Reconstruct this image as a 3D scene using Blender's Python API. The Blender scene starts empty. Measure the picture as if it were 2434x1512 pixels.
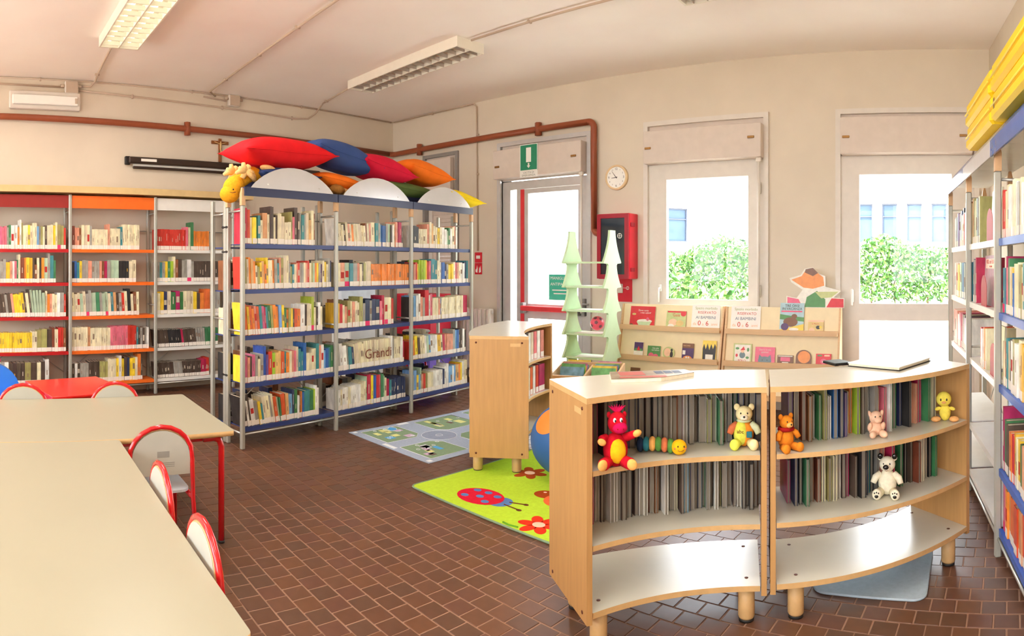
import bpy, math, random
from mathutils import Matrix, Vector

random.seed(11)
SC = bpy.context.scene
COL = SC.collection
PI = math.pi

# ------------------------------------------------------------------ camera
# the photograph is a swept panorama: a central cylindrical camera, eye 1.45 m above the floor
EYE = 1.45
cam_data = bpy.data.cameras.new('camera')
cam_data.type = 'PANO'
cam_data.panorama_type = 'CENTRAL_CYLINDRICAL'
cam_data.central_cylindrical_range_u_min = -0.79542
cam_data.central_cylindrical_range_u_max = 0.79542
cam_data.central_cylindrical_range_v_min = -0.57778
cam_data.central_cylindrical_range_v_max = 0.41046
cam_data.central_cylindrical_radius = 1.0
cam_data.clip_start = 0.05
cam = bpy.data.objects.new('camera', cam_data)
COL.objects.link(cam)
cam.location = (0, 0, EYE)
cam.rotation_euler = (PI / 2, 0, 0.66471)
SC.camera = cam

# ------------------------------------------------------------------ world, sun, exposure
world = bpy.data.worlds.new('world')
SC.world = world
world.use_nodes = True
bg = world.node_tree.nodes['Background']
bg.inputs['Color'].default_value = (0.86, 0.93, 1.0, 1)
bg.inputs['Strength'].default_value = 11.0
sun_data = bpy.data.lights.new('sun', 'SUN')
sun_data.energy = 18.0
sun_data.angle = 0.01
sun_data.color = (1.0, 0.96, 0.9)
sun = bpy.data.objects.new('sun', sun_data)
COL.objects.link(sun)
sun.rotation_euler = (math.radians(32), 0, math.radians(-30))
vs = SC.view_settings
vs.view_transform = 'Standard'
vs.look = 'None'
vs.exposure = 0.32
vs.gamma = 1.0
vs.use_curve_mapping = False
SC.cycles.use_denoising = True
SC.cycles.max_bounces = 10
SC.cycles.diffuse_bounces = 6
SC.cycles.transparent_max_bounces = 16
SC.cycles.caustics_reflective = False
SC.cycles.caustics_refractive = False

# ------------------------------------------------------------------ materials
def lin(c):
    return tuple((x / 12.92 if x <= 0.04045 else ((x + 0.055) / 1.055) ** 2.4) for x in (v / 255.0 for v in c))

MATS = {}
def mat(key, rgb=None, rough=0.55, metal=0.0, var=0.06, scale=12.0, bump=0.0, spec=0.4, emit=0.0,
        stretch=(1, 1, 1), alpha=1.0, trans=0.0, coat=0.0):
    """a procedural material: base colour varied by noise, optional fine relief"""
    if key in MATS:
        return MATS[key]
    m = bpy.data.materials.new(key)
    m.use_nodes = True
    nt = m.node_tree
    b = nt.nodes['Principled BSDF']
    b.inputs['Roughness'].default_value = rough
    b.inputs['Metallic'].default_value = metal
    b.inputs['Specular IOR Level'].default_value = spec
    if coat:
        b.inputs['Coat Weight'].default_value = coat
        b.inputs['Coat Roughness'].default_value = 0.08
    c = lin(rgb)
    tc = nt.nodes.new('ShaderNodeTexCoord')
    mp = nt.nodes.new('ShaderNodeMapping')
    mp.inputs['Scale'].default_value = stretch
    nz = nt.nodes.new('ShaderNodeTexNoise')
    nz.inputs['Scale'].default_value = scale
    nz.inputs['Detail'].default_value = 3
    nt.links.new(tc.outputs['Object'], mp.inputs['Vector'])
    nt.links.new(mp.outputs['Vector'], nz.inputs['Vector'])
    rp = nt.nodes.new('ShaderNodeValToRGB')
    lo = [max(0, x * (1 - var)) for x in c]
    hi = [min(1, x * (1 + var)) for x in c]
    rp.color_ramp.elements[0].position = 0.3
    rp.color_ramp.elements[1].position = 0.7
    rp.color_ramp.elements[0].color = (*lo, 1)
    rp.color_ramp.elements[1].color = (*hi, 1)
    nt.links.new(nz.outputs['Fac'], rp.inputs['Fac'])
    nt.links.new(rp.outputs['Color'], b.inputs['Base Color'])
    if bump:
        bp = nt.nodes.new('ShaderNodeBump')
        bp.inputs['Strength'].default_value = bump
        bp.inputs['Distance'].default_value = 0.004
        nt.links.new(nz.outputs['Fac'], bp.inputs['Height'])
        nt.links.new(bp.outputs['Normal'], b.inputs['Normal'])
    if emit:
        nt.links.new(rp.outputs['Color'], b.inputs['Emission Color'])
        b.inputs['Emission Strength'].default_value = emit
    if trans:
        b.inputs['Transmission Weight'].default_value = trans
    if alpha < 1:
        b.inputs['Alpha'].default_value = alpha
    MATS[key] = m
    return m

def glass_mat(key, tint=(1, 1, 1), gloss=0.06):
    m = bpy.data.materials.new(key)
    m.use_nodes = True
    nt = m.node_tree
    nt.nodes.remove(nt.nodes['Principled BSDF'])
    out = nt.nodes['Material Output']
    t = nt.nodes.new('ShaderNodeBsdfTransparent')
    t.inputs['Color'].default_value = (*tint, 1)
    g = nt.nodes.new('ShaderNodeBsdfGlossy')
    g.inputs['Roughness'].default_value = 0.02
    mx = nt.nodes.new('ShaderNodeMixShader')
    mx.inputs['Fac'].default_value = gloss
    nt.links.new(t.outputs['BSDF'], mx.inputs[1])
    nt.links.new(g.outputs['BSDF'], mx.inputs[2])
    nt.links.new(mx.outputs['Shader'], out.inputs['Surface'])
    MATS[key] = m
    return m

# ------------------------------------------------------------------ mesh helpers
class MB:
    """collects shapes; build() links them as one mesh object"""
    def __init__(self):
        self.v, self.f, self.mi = [], [], []
        self.smooth = []
    def add(self, vs_, fs, m=0, sm=False):
        o = len(self.v)
        self.v.extend([tuple(p) for p in vs_])
        for q in fs:
            self.f.append(tuple(i + o for i in q))
            self.mi.append(m)
            self.smooth.append(sm)
        return self
    def box(self, x0, y0, z0, x1, y1, z1, m=0, M=None):
        p = [(x0, y0, z0), (x1, y0, z0), (x1, y1, z0), (x0, y1, z0), (x0, y0, z1), (x1, y0, z1), (x1, y1, z1), (x0, y1, z1)]
        if M is not None:
            p = [M @ Vector(q) for q in p]
        return self.add(p, [(0, 3, 2, 1), (4, 5, 6, 7), (0, 1, 5, 4), (1, 2, 6, 5), (2, 3, 7, 6), (3, 0, 4, 7)], m)
    def bbox(self, x0, y0, z0, x1, y1, z1, b=0.004, m=0, M=None):
        """box with bevelled vertical and horizontal edges (rounded rectangle ring stack)"""
        xs = [(x0 + b, x1 - b, y0 + b, y1 - b, z0), (x0, x1, y0, y1, z0 + b), (x0, x1, y0, y1, z1 - b), (x0 + b, x1 - b, y0 + b, y1 - b, z1)]
        p, fs = [], []
        for (a, c, d, e, z) in xs:
            r = b if (a == x0) else b * 0.6
            ring = [(a + r, d, z), (c - r, d, z), (c, d + r, z), (c, e - r, z), (c - r, e, z), (a + r, e, z), (a, e - r, z), (a, d + r, z)]
            p += ring
        for k in range(3):
            for i in range(8):
                j = (i + 1) % 8
                fs.append((k * 8 + i, k * 8 + j, k * 8 + 8 + j, k * 8 + 8 + i))
        fs.append(tuple(range(7, -1, -1)))
        fs.append(tuple(range(24, 32)))
        if M is not None:
            p = [M @ Vector(q) for q in p]
        return self.add(p, fs, m)
    def prism(self, poly, off, m=0, M=None, sm=False):
        """poly: list of 3D points (a planar outline); off: extrusion vector"""
        n = len(poly)
        o = Vector(off)
        p = [Vector(q) for q in poly] + [Vector(q) + o for q in poly]
        nrm = Vector((0, 0, 0))
        for i in range(n):
            nrm += p[i].cross(p[(i + 1) % n])
        flip = nrm.dot(o) > 0
        if M is not None:
            p = [M @ q for q in p]
        fs = [tuple(range(n)), tuple(range(2 * n - 1, n - 1, -1))]
        for i in range(n):
            j = (i + 1) % n
            fs.append((i, i + n, j + n, j))
        if flip:
            fs = [tuple(reversed(q)) for q in fs]
        return self.add(p, fs, m, sm)
    def tube(self, pts, r, n=8, m=0, closed=False, M=None, cap=True):
        pts = [Vector(q) for q in pts]
        k = len(pts)
        rs = r if isinstance(r, (list, tuple)) else [r] * k
        p, fs = [], []
        ref = None
        for i in range(k):
            a = pts[(i - 1) % k] if (closed or i > 0) else pts[i]
            c = pts[(i + 1) % k] if (closed or i < k - 1) else pts[i]
            t = (c - a).normalized()
            if ref is None:
                up = Vector((0, 0, 1)) if abs(t.z) < 0.9 else Vector((1, 0, 0))
                e1 = t.cross(up).normalized()
            else:
                e1 = (ref - t * ref.dot(t)).normalized()
            ref = e1
            e2 = t.cross(e1)
            for j in range(n):
                an = 2 * PI * j / n
                p.append(pts[i] + (e1 * math.cos(an) + e2 * math.sin(an)) * rs[i])
        for i in range(k if closed else k - 1):
            i2 = (i + 1) % k
            for j in range(n):
                j2 = (j + 1) % n
                fs.append((i * n + j, i * n + j2, i2 * n + j2, i2 * n + j))
        if not closed and cap:
            fs.append(tuple(range(n - 1, -1, -1)))
            fs.append(tuple((k - 1) * n + j for j in range(n)))
        if M is not None:
            p = [M @ q for q in p]
        return self.add(p, fs, m, True)
    def cyl(self, c0, c1, r, n=12, m=0, M=None):
        return self.tube([c0, c1], r, n, m, M=M)
    def ell(self, c, r, seg=16, rings=10, m=0, M=None, rot=None, bumpf=None):
        p, fs = [], []
        R = rot if rot is not None else Matrix.Identity(3)
        c = Vector(c)
        for i in range(rings + 1):
            ph = PI * i / rings
            for j in range(seg):
                th = 2 * PI * j / seg
                u = Vector((math.sin(ph) * math.cos(th), math.sin(ph) * math.sin(th), math.cos(ph)))
                k = bumpf(u) if bumpf else 1.0
                p.append(c + R @ Vector((u.x * r[0] * k, u.y * r[1] * k, u.z * r[2] * k)))
        for i in range(rings):
            for j in range(seg):
                j2 = (j + 1) % seg
                fs.append((i * seg + j, (i + 1) * seg + j, (i + 1) * seg + j2, i * seg + j2))
        if M is not None:
            p = [M @ q for q in p]
        return self.add(p, fs, m, True)
    def lathe(self, prof, c=(0, 0, 0), n=20, m=0, M=None):
        p, fs = [], []
        for (r, z) in prof:
            for j in range(n):
                a = 2 * PI * j / n
                p.append(Vector((c[0] + r * math.cos(a), c[1] + r * math.sin(a), c[2] + z)))
        for i in range(len(prof) - 1):
            for j in range(n):
                j2 = (j + 1) % n
                fs.append((i * n + j, i * n + j2, (i + 1) * n + j2, (i + 1) * n + j))
        if M is not None:
            p = [M @ q for q in p]
        return self.add(p, fs, m, True)
    def build(self, name, mats, parent=None, loc=None, rotz=0.0):
        me = bpy.data.meshes.new(name)
        me.from_pydata([tuple(q) for q in self.v], [], self.f)
        mats = mats if isinstance(mats, (list, tuple)) else [mats]
        for x in mats:
            me.materials.append(MATS[x] if isinstance(x, str) else x)
        if len(mats) > 1:
            me.polygons.foreach_set('material_index', self.mi)
        me.polygons.foreach_set('use_smooth', self.smooth)
        me.update()
        o = bpy.data.objects.new(name, me)
        COL.objects.link(o)
        if loc is not None:
            o.location = loc
        o.rotation_euler[2] = rotz
        if parent is not None:
            o.parent = parent
        return o

def tag(o, label=None, cat=None, group=None, kind=None):
    if label: o['label'] = label
    if cat: o['category'] = cat
    if group: o['group'] = group
    if kind: o['kind'] = kind
    return o

def thing(name, label, cat, loc=(0, 0, 0), rotz=0.0, group=None):
    o = bpy.data.objects.new(name, None)
    COL.objects.link(o)
    o.location = loc
    o.rotation_euler = (0, 0, rotz)
    o.empty_display_size = 0.1
    return tag(o, label, cat, group)

def struct(o):
    o['kind'] = 'structure'
    return o

def copy_tree(o, parent=None, loc=None, rotz=None, label=None, group=None):
    c = o.copy()
    COL.objects.link(c)
    c.parent = parent
    if loc is not None: c.location = loc
    if rotz is not None: c.rotation_euler = (0, 0, rotz)
    if label: c['label'] = label
    if group: c['group'] = group
    for ch in [x for x in bpy.data.objects if x.parent == o]:
        copy_tree(ch, c)
    return c

def text(name, body, size, loc, rot, m, parent=None, align='CENTER', ext=0.0003, sx=1.0):
    cu = bpy.data.curves.new(name, 'FONT')
    cu.body = body
    cu.size = size
    cu.align_x = align
    cu.align_y = 'CENTER'
    cu.extrude = ext
    cu.resolution_u = 3
    cu.materials.append(MATS[m])
    o = bpy.data.objects.new(name, cu)
    COL.objects.link(o)
    o.location = loc
    o.rotation_euler = rot
    o.scale = (sx, 1, 1)
    if parent: o.parent = parent
    return o

FACE = (PI / 2, 0, 0)     # lettering on a surface that faces -Y

# palette
mat('wall', (220, 208, 190), 0.85, var=0.03, scale=2.5, bump=0.06)
mat('ceiling', (255, 246, 240), 0.9, var=0.03, scale=1.5)
mat('grout', (158, 122, 100), 0.8, scale=40)
mat('pvc', (222, 214, 204), 0.5, var=0.03)
mat('alu', (205, 202, 200), 0.35, var=0.04, metal=0.25)
mat('alu_dark', (150, 146, 142), 0.4, metal=0.3)
mat('white', (244, 242, 236), 0.45, var=0.02)
mat('paper', (246, 243, 236), 0.8, var=0.03)
mat('black', (24, 22, 22), 0.5)
mat('brass', (150, 110, 60), 0.4, metal=0.6)
mat('brown_pipe', (150, 78, 50), 0.45, var=0.05)
mat('conduit', (196, 176, 156), 0.5, var=0.04)
mat('silver', (190, 188, 180), 0.3, metal=0.55, var=0.03)
mat('post', (176, 174, 162), 0.38, metal=0.25, var=0.04)
mat('post_tip', (214, 172, 128), 0.5, var=0.08)
mat('blue_shelf', (52, 66, 122), 0.35, var=0.05)
mat('white_shelf', (236, 234, 226), 0.35, var=0.03)
mat('red_shelf', (186, 32, 34), 0.4)
mat('orange_shelf', (240, 112, 36), 0.4)
mat('red_tube', (206, 22, 30), 0.18, var=0.03, coat=0.6)
mat('grey_lam', (184, 183, 172), 0.35, var=0.03)
mat('laminate', (166, 160, 137), 0.32, var=0.015, scale=3)
mat('edge', (212, 172, 116), 0.45, var=0.06, scale=30)
mat('birch', (190, 145, 90), 0.42, var=0.07, scale=9, stretch=(6, 6, 0.5))
mat('beech', (222, 184, 140), 0.45, var=0.06, scale=9, stretch=(0.6, 6, 6))
mat('shelf_white', (206, 203, 188), 0.24, var=0.012, spec=0.5)
mat('screw', (90, 40, 24), 0.5)
mat('grey_label', (150, 148, 140), 0.6)
glass_mat('glass', gloss=0.012)
# ------------------------------------------------------------------ the room shell
XL, YF, ZC = -7.05, 6.2, 3.52        # left wall, window wall, ceiling
WR = ((0.474, 6.2), (1.50, -3.25))   # right wall, seen from the corner towards the viewer
YB = -3.2

base = MB().box(XL - 0.2, YB - 0.2, -0.12, 2.0, YF + 0.2, -0.0022).build('floor', 'grout')
tag(base, 'dark brown clinker tile floor with pale joints', None); struct(base)
c = MB().box(XL - 0.2, YB - 0.2, ZC, 2.0, YF + 0.25, ZC + 0.2).build('ceiling', 'ceiling')
tag(c, 'pinkish cream plaster ceiling'); struct(c)
w = MB().box(XL - 0.2, YB - 0.2, 0, XL, YF + 0.25, ZC).build('wall_left', 'wall')
tag(w, 'cream plaster wall behind the red, orange and white shelves'); struct(w)
ADDED_WIN = [(-6.4, -4.5), (-3.8, -1.9), (-1.2, 0.7)]  # openings for made-up windows that light the room from behind
mb = MB(); xs = XL
for (a, b_) in ADDED_WIN:
    mb.box(xs, YB - 0.2, 0, a, YB, ZC); mb.box(a, YB - 0.2, 0, b_, YB, 0.95); mb.box(a, YB - 0.2, 2.95, b_, YB, ZC); xs = b_
mb.box(xs, YB - 0.2, 0, 2.0, YB, ZC)
w = mb.build('wall_back', 'wall')
tag(w, 'cream plaster wall opposite the windows'); struct(w)
w = MB().prism([(WR[0][0], 6.2, 0), (WR[0][0] + 0.2, 6.2, 0), (WR[1][0] + 0.2, -3.2, 0), (WR[1][0], -3.2, 0)], (0, 0, ZC)).build('wall_right', 'wall')
tag(w, 'cream plaster wall behind the white and blue bookcase'); struct(w)

# window wall with its openings: (x0, x1, z0, z1)
OPEN = [(-6.36, -5.78, 0.95, 2.90), (-5.02, -3.76, 0.0, 2.90), (-3.02, -1.71, 0.95, 2.92), (-0.97, 0.34, 0.0, 2.92)]
mb = MB()
xs = XL
for (a, b_, z0, z1) in OPEN:
    mb.box(xs, YF, 0, a, YF + 0.25, ZC)
    if z0 > 0: mb.box(a, YF, 0, b_, YF + 0.25, z0)
    mb.box(a, YF, z1, b_, YF + 0.25, ZC)
    xs = b_
mb.box(xs, YF, 0, 0.9, YF + 0.25, ZC)
w = mb.build('wall_far', 'wall')
tag(w, 'cream plaster wall with the windows and the glass doors'); struct(w)

# clinker tiles, about 10.5 cm square in running bond, rows turned a little from the wall
def tile_mat(key, rgb):
    m = mat(key, rgb, 0.38, var=0.08, scale=16, bump=0.05, spec=0.4)
    return m
TILES = [(102, 68, 50), (106, 71, 52), (98, 66, 49), (104, 68, 53), (109, 72, 50), (97, 68, 52)]
for i, t in enumerate(TILES): tile_mat('tile_%d' % i, t)
TA = math.radians(-6.3)
ca, sa = math.cos(TA), math.sin(TA)
PX, PY = 0.1075, 0.1035
T0 = (-2.413, 1.803)
near, rest = [], MB()
tile_mesh = []
for i in range(6):
    g = 0.003
    me = MB().bbox(-PX / 2 + g, -PY / 2 + g, -0.009, PX / 2 - g, PY / 2 - g, 0.0, b=0.0022).build('tile', 'tile_%d' % i)
    tile_mesh.append(me.data)
    bpy.data.objects.remove(me)
def in_view(x, y):
    th = math.atan2(x, y); r = math.hypot(x, y)
    px = 2234 + 1530 * th; py = 628 + 1530 * EYE / r
    return px, py, r
def seen_floor(px, py, x, y):
    # open patches of floor in the photograph, largest tiles first
    if not (-30 < px < 2460 and py < 1540): return False
    if x < -2.9 and y < 1.6: return False
    if -3.0 < x < -1.25 and y < 0.95: return False
    return True
cells = []
for j in range(-60, 75):
    for i in range(-60, 75):
        lx = (i + (0.5 if j % 2 else 0.0)) * PX; ly = (j + 0.5) * PY
        x = T0[0] + lx * ca - ly * sa; y = T0[1] + lx * sa + ly * ca
        if x < XL + 0.06 or y > YF - 0.02 or y < 0.0: continue
        if x > WR[0][0] + (6.2 - y) * 0.1092 - 0.05: continue
        px, py, r = in_view(x, y)
        cells.append((x, y, px, py, r, random.randrange(6)))
def rank(c_):
    x, y, px, py, r, k = c_
    if not seen_floor(px, py, x, y): return 99 + r
    if px < 1380 and 1000 < py < 1512 and px > 540: return r
    if px > 1420 and py > 1405 and py < 1500: return r + 0.4
    if px > 2290 and py > 1180: return r + 0.3
    return 50 + r
cells.sort(key=rank)
for n, (x, y, px, py, r, k) in enumerate(cells):
    if n < 300:
        o = bpy.data.objects.new('tile', tile_mesh[k])
        COL.objects.link(o)
        o.location = (x, y, random.uniform(-0.0008, 0.0004)); o.rotation_euler = (0, 0, TA)
        o.parent = base
    else:
        hx, hy = PX / 2 - 0.0028, PY / 2 - 0.0028
        q = [(-hx, -hy), (hx, -hy), (hx, hy), (-hx, hy)]
        p = [(x + a * ca - b_ * sa, y + a * sa + b_ * ca) for a, b_ in q]
        rest.add([(a, b_, -0.008) for a, b_ in p] + [(a, b_, 0.0) for a, b_ in p],
                 [(4, 5, 6, 7), (0, 1, 5, 4), (1, 2, 6, 5), (2, 3, 7, 6), (3, 0, 4, 7)], k)
rt = rest.build('floor_tiles', ['tile_%d' % i for i in range(6)], base)
rt['kind'] = 'stuff'

# ------------------------------------------------------------------ windows and doors
mat('box_front', (216, 202, 190), 0.6, var=0.03)
mat('red_door', (226, 60, 66), 0.4)
mat('sign_green', (40, 140, 104), 0.5)
mat('sticker', (70, 190, 160), 0.5)

def frame_rect(mb, x0, x1, z0, z1, t, y0, y1, m=0, bottom=True):
    mb.box(x0, y0, z0, x0 + t, y1, z1, m); mb.box(x1 - t, y0, z0, x1, y1, z1, m)
    mb.box(x0 + t, y0, z1 - t, x1 - t, y1, z1, m)
    if bottom: mb.box(x0 + t, y0, z0, x1 - t, y1, z0 + t, m)

def shutter_box(root, x0, x1, z0, z1, latches, yb=YF, yf=6.05):
    o = MB().bbox(x0, yf, z0, x1, yb - 0.001, z1, 0.006).build('shutter_box', 'box_front', root)
    MB().box(x0 - 0.03, 6.21, z0 - 0.012, x1 + 0.03, 6.24, 2.93).build('shutter_panel', 'box_front', root)
    for (x, z) in latches:
        MB().bbox(x - 0.035, yf - 0.012, z - 0.012, x + 0.035, yf - 0.001, z + 0.012, 0.003).build('latch', 'brass', o)
    return o

def window(name, x0, x1, z0, z1, label):
    r = bpy.data.objects.new(name, None); COL.objects.link(r); r['label'] = label; r['kind'] = 'structure'
    return r

# narrow closed window behind the cushions
w = window('window_2', -6.36, -5.78, 0.95, 2.9, 'narrow window covered by a closed cream shutter box')
mb = MB(); frame_rect(mb, -6.40, -5.74, 0.93, 2.94, 0.045, 6.17, 6.32); mb.build('frame', 'alu_dark', w)
shutter_box(w, -6.33, -5.83, 2.40, 2.86, [(-5.92, 2.62)], yf=6.12)
mb = MB(); frame_rect(mb, -6.35, -5.79, 0.98, 2.44, 0.07, 6.24, 6.30); mb.build('sash', 'pvc', w)
for k in range(26):
    z = 1.05 + k * 0.0508
    MB().bbox(-6.28, 6.262, z, -5.86, 6.276, z + 0.0505, 0.004).build('shutter_slat', 'box_front', w)

# emergency exit door
d = window('door_1', 0, 0, 0, 0, 'grey emergency exit door with glass panes and red panic bar')
mb = MB(); frame_rect(mb, -5.07, -3.72, 0.0, 2.945, 0.05, 6.165, 6.40, bottom=False); mb.build('frame', 'alu', d)
mb = MB(); mb.box(-5.02, 6.22, 2.36, -3.77, 6.30, 2.46); mb.box(-5.02, 6.22, 0, -4.90, 6.30, 2.36); mb.box(-4.80, 6.22, 0, -4.74, 6.30, 2.36)
mb.box(-3.86, 6.22, 0, -3.77, 6.30, 2.36); mb.build('jamb', 'alu', d)
MB().box(-4.90, 6.255, 0.05, -4.80, 6.262, 2.36).build('pane', 'glass', d)
MB().box(-4.74, 6.215, 0.02, -4.685, 6.27, 2.355).build('red_edge', 'red_door', d)
leaf = MB(); frame_rect(leaf, -4.68, -3.86, 0.03, 2.355, 0.055, 6.215, 6.265); leaf.box(-4.625, 6.215, 0.80, -3.915, 6.265, 0.975)
lf = leaf.build('door_leaf', 'alu', d)
MB().box(-4.625, 6.237, 0.975, -3.915, 6.243, 2.30).build('pane', 'glass', lf)
MB().box(-4.625, 6.237, 0.085, -3.915, 6.243, 0.80).build('pane', 'glass', lf)
MB().bbox(-4.67, 6.11, 0.895, -3.90, 6.15, 0.955, 0.008).build('panic_bar', 'red_door', lf)
mb = MB(); mb.bbox(-4.69, 6.13, 0.86, -4.64, 6.215, 0.99, 0.006); mb.bbox(-3.93, 6.13, 0.86, -3.87, 6.215, 0.99, 0.006); mb.build('bar_mount', 'alu_dark', lf)
mb = MB(); mb.bbox(-3.85, 6.17, 0.86, -3.80, 6.219, 1.06, 0.006); mb.tube([(-3.825, 6.19, 1.0), (-3.825, 6.12, 1.0), (-3.72, 6.12, 1.0)], 0.011); mb.build('lever_handle', 'alu_dark', d)
st = MB().bbox(-4.33, 6.227, 1.03, -3.98, 6.236, 1.33, 0.003).build('sticker', 'sticker', lf)
text('lettering', 'MANIGLIONE', 0.05, (-4.155, 6.2255, 1.285), FACE, 'white', st)
text('lettering', 'ANTIPANICO', 0.05, (-4.155, 6.2255, 1.215), FACE, 'white', st)
mb = MB()
for k, z in enumerate((1.14, 1.10)): mb.box(-4.28 + 0.02 * k, 6.2255, z, -4.03 - 0.02 * k, 6.2268, z + 0.012)
mb.build('small_print', 'white', st)
shutter_box(d, -5.04, -3.776, 2.485, 2.83, [(-4.97, 2.63), (-3.87, 2.66)])
mb = MB(); mb.cyl((-3.80, 6.10, 0.9), (-3.80, 6.10, 2.47), 0.012); mb.bbox(-3.825, 6.08, 2.44, -3.775, 6.12, 2.484, 0.005); mb.build('strap_tube', 'pvc', d)

# central window
w = window('window_1', 0, 0, 0, 0, 'cream framed window with a roller shutter box above it')
mb = MB(); frame_rect(mb, -3.06, -1.685, 0.93, 2.965, 0.05, 6.165, 6.40); mb.build('frame', 'pvc', w)
mb = MB(); mb.box(-3.01, 6.20, 0.95, -2.90, 6.30, 2.50); mb.box(-1.80, 6.20, 0.95, -1.735, 6.30, 2.50); mb.box(-2.90, 6.20, 2.43, -1.80, 6.30, 2.52); mb.box(-2.90, 6.20, 0.95, -1.80, 6.30, 0.99); mb.build('jamb', 'pvc', w)
sash = MB(); frame_rect(sash, -2.90, -1.80, 0.985, 2.44, 0.10, 6.19, 6.25); s = sash.build('sash', 'pvc', w)
MB().box(-2.80, 6.215, 1.085, -1.90, 6.222, 2.34).build('pane', 'glass', s)
for z in (1.12, 2.15): MB().bbox(-1.80, 6.165, z, -1.765, 6.20, z + 0.12, 0.006).build('hinge', 'white', w)
mb = MB(); mb.bbox(-2.88, 6.165, 1.16, -2.85, 6.19, 1.24, 0.005); mb.tube([(-2.865, 6.16, 1.2), (-2.865, 6.13, 1.2), (-2.865, 6.13, 1.05)], 0.011); mb.build('window_handle', 'white', s)
shutter_box(w, -3.008, -1.73, 2.505, 2.84, [(-2.95, 2.66), (-1.83, 2.70)])
mb = MB(); mb.cyl((-1.765, 6.10, 1.0), (-1.765, 6.10, 2.49), 0.014); mb.bbox(-1.79, 6.08, 2.46, -1.74, 6.12, 2.504, 0.005); mb.build('strap_tube', 'pvc', w)
MB().box(-3.03, 6.08, 0.90, -1.70, 6.2, 0.94).build('window_sill', 'pvc', w)

# unseen windows added in the wall behind the viewer for extra daylight
for i, (a, b_) in enumerate(ADDED_WIN):
    w = window('window_%d' % (3 + i), 0, 0, 0, 0, 'wide cream framed window added out of view to bring in daylight')
    mb = MB(); frame_rect(mb, a, b_, 0.95, 2.95, 0.06, YB - 0.12, YB - 0.05); mb.box((a + b_) / 2 - 0.03, YB - 0.12, 1.01, (a + b_) / 2 + 0.03, YB - 0.05, 2.89); mb.build('frame', 'pvc', w)
    MB().box(a + 0.06, YB - 0.09, 1.01, (a + b_) / 2 - 0.03, YB - 0.083, 2.89).build('pane', 'glass', w)
    MB().box((a + b_) / 2 + 0.03, YB - 0.09, 1.01, b_ - 0.06, YB - 0.083, 2.89).build('pane', 'glass', w)

# right hand glass door
d = window('door_2', 0, 0, 0, 0, 'cream glass garden door with a wide middle rail')
mb = MB(); frame_rect(mb, -1.01, 0.38, 0.0, 2.955, 0.05, 6.165, 6.40, bottom=False); mb.build('frame', 'pvc', d)
mb = MB(); mb.box(-0.96, 6.20, 0, -0.875, 6.30, 2.50); mb.box(0.21, 6.20, 0, 0.33, 6.30, 2.50); mb.box(-0.875, 6.20, 2.41, 0.21, 6.30, 2.50); mb.build('jamb', 'pvc', d)
leaf = MB(); frame_rect(leaf, -0.875, 0.21, 0.02, 2.415, 0.097, 6.19, 6.25); leaf.box(-0.778, 6.19, 0.905, 0.113, 6.25, 1.068); lf = leaf.build('door_leaf', 'pvc', d)
MB().box(-0.778, 6.215, 1.068, 0.113, 6.222, 2.318).build('pane', 'glass', lf)
MB().box(-0.778, 6.215, 0.117, 0.113, 6.222, 0.905).build('pane', 'glass', lf)
mb = MB(); mb.bbox(-0.86, 6.165, 1.08, -0.83, 6.19, 1.2, 0.005); mb.bbox(-0.855, 6.13, 1.05, -0.835, 6.15, 1.21, 0.005); mb.build('door_handle', 'white', lf)
shutter_box(d, -0.945, 0.31, 2.50, 2.85, [(-0.89, 2.66), (0.22, 2.66)])
# ------------------------------------------------------------------ pipes, conduits and fixtures
def pipe_with_clips(name, label, cat, pts, r, m, clips, clip_m, group=None, n=10, clip_axis='z'):
    t = thing(name, label, cat, pts[0], 0, group)
    o0 = Vector(pts[0])
    MB().tube([Vector(p) - o0 for p in pts], r, n).build('run', m, t)
    for (c_, d) in clips:
        c_ = Vector(c_) - o0
        d = Vector(d).normalized()
        k = MB(); a = d * (r * 2.1)
        b_ = Vector((1, 0, 0)) if abs(d.x) < 0.5 and abs(d.y) > 0.5 else Vector((0, 1, 0)) if abs(d.x) > 0.5 else Vector((0, 0, 1))
        k.tube([c_ - a, c_ + a], r * 1.15, 6)
        k.build('clip', clip_m, t)
    return t

def arc(c, r, a0, a1, n, plane):
    out = []
    for i in range(n + 1):
        a = math.radians(a0 + (a1 - a0) * i / n)
        u, v = math.cos(a) * r, math.sin(a) * r
        out.append((c[0] + u, c[1], c[2] + v) if plane == 'xz' else (c[0], c[1] + u, c[2] + v) if plane == 'yz' else (c[0] + u, c[1] + v, c[2]))
    return out

# brown heating pipe: along the left wall, round the corner, over the exit door and down to the hose cabinet
pz = 3.03
pts = [(-6.99, -0.5, 3.07), (-6.99, 1.0, 3.065), (-6.99, 3.2, 3.045), (-6.99, 6.06, pz)]
pts += arc((-6.91, 6.06, pz), 0.08, 180, 90, 5, 'xy')
pts += [(-5.2, 6.14, pz + 0.005), (-3.73, 6.14, pz + 0.01)] + arc((-3.73, 6.14, pz - 0.06), 0.07, 90, 0, 5, 'xz')
pts += [(-3.66, 6.14, 1.84)] + arc((-3.61, 6.14, 1.84), 0.05, 180, 260, 4, 'xz') + [(-3.53, 6.14, 1.79)]
pipe_with_clips('heating_pipe', 'brown painted pipe running along two walls and down to the red hose cabinet', 'pipe', pts, 0.036, 'brown_pipe',
                [((-6.99, 2.97, 3.047), (0, 0, 1)), ((-6.43, 6.14, pz), (0, 0, 1)), ((-4.42, 6.14, pz + 0.007), (0, 0, 1)), ((-6.99, 0.3, 3.068), (0, 0, 1))], 'brown_pipe', n=12)

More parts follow.
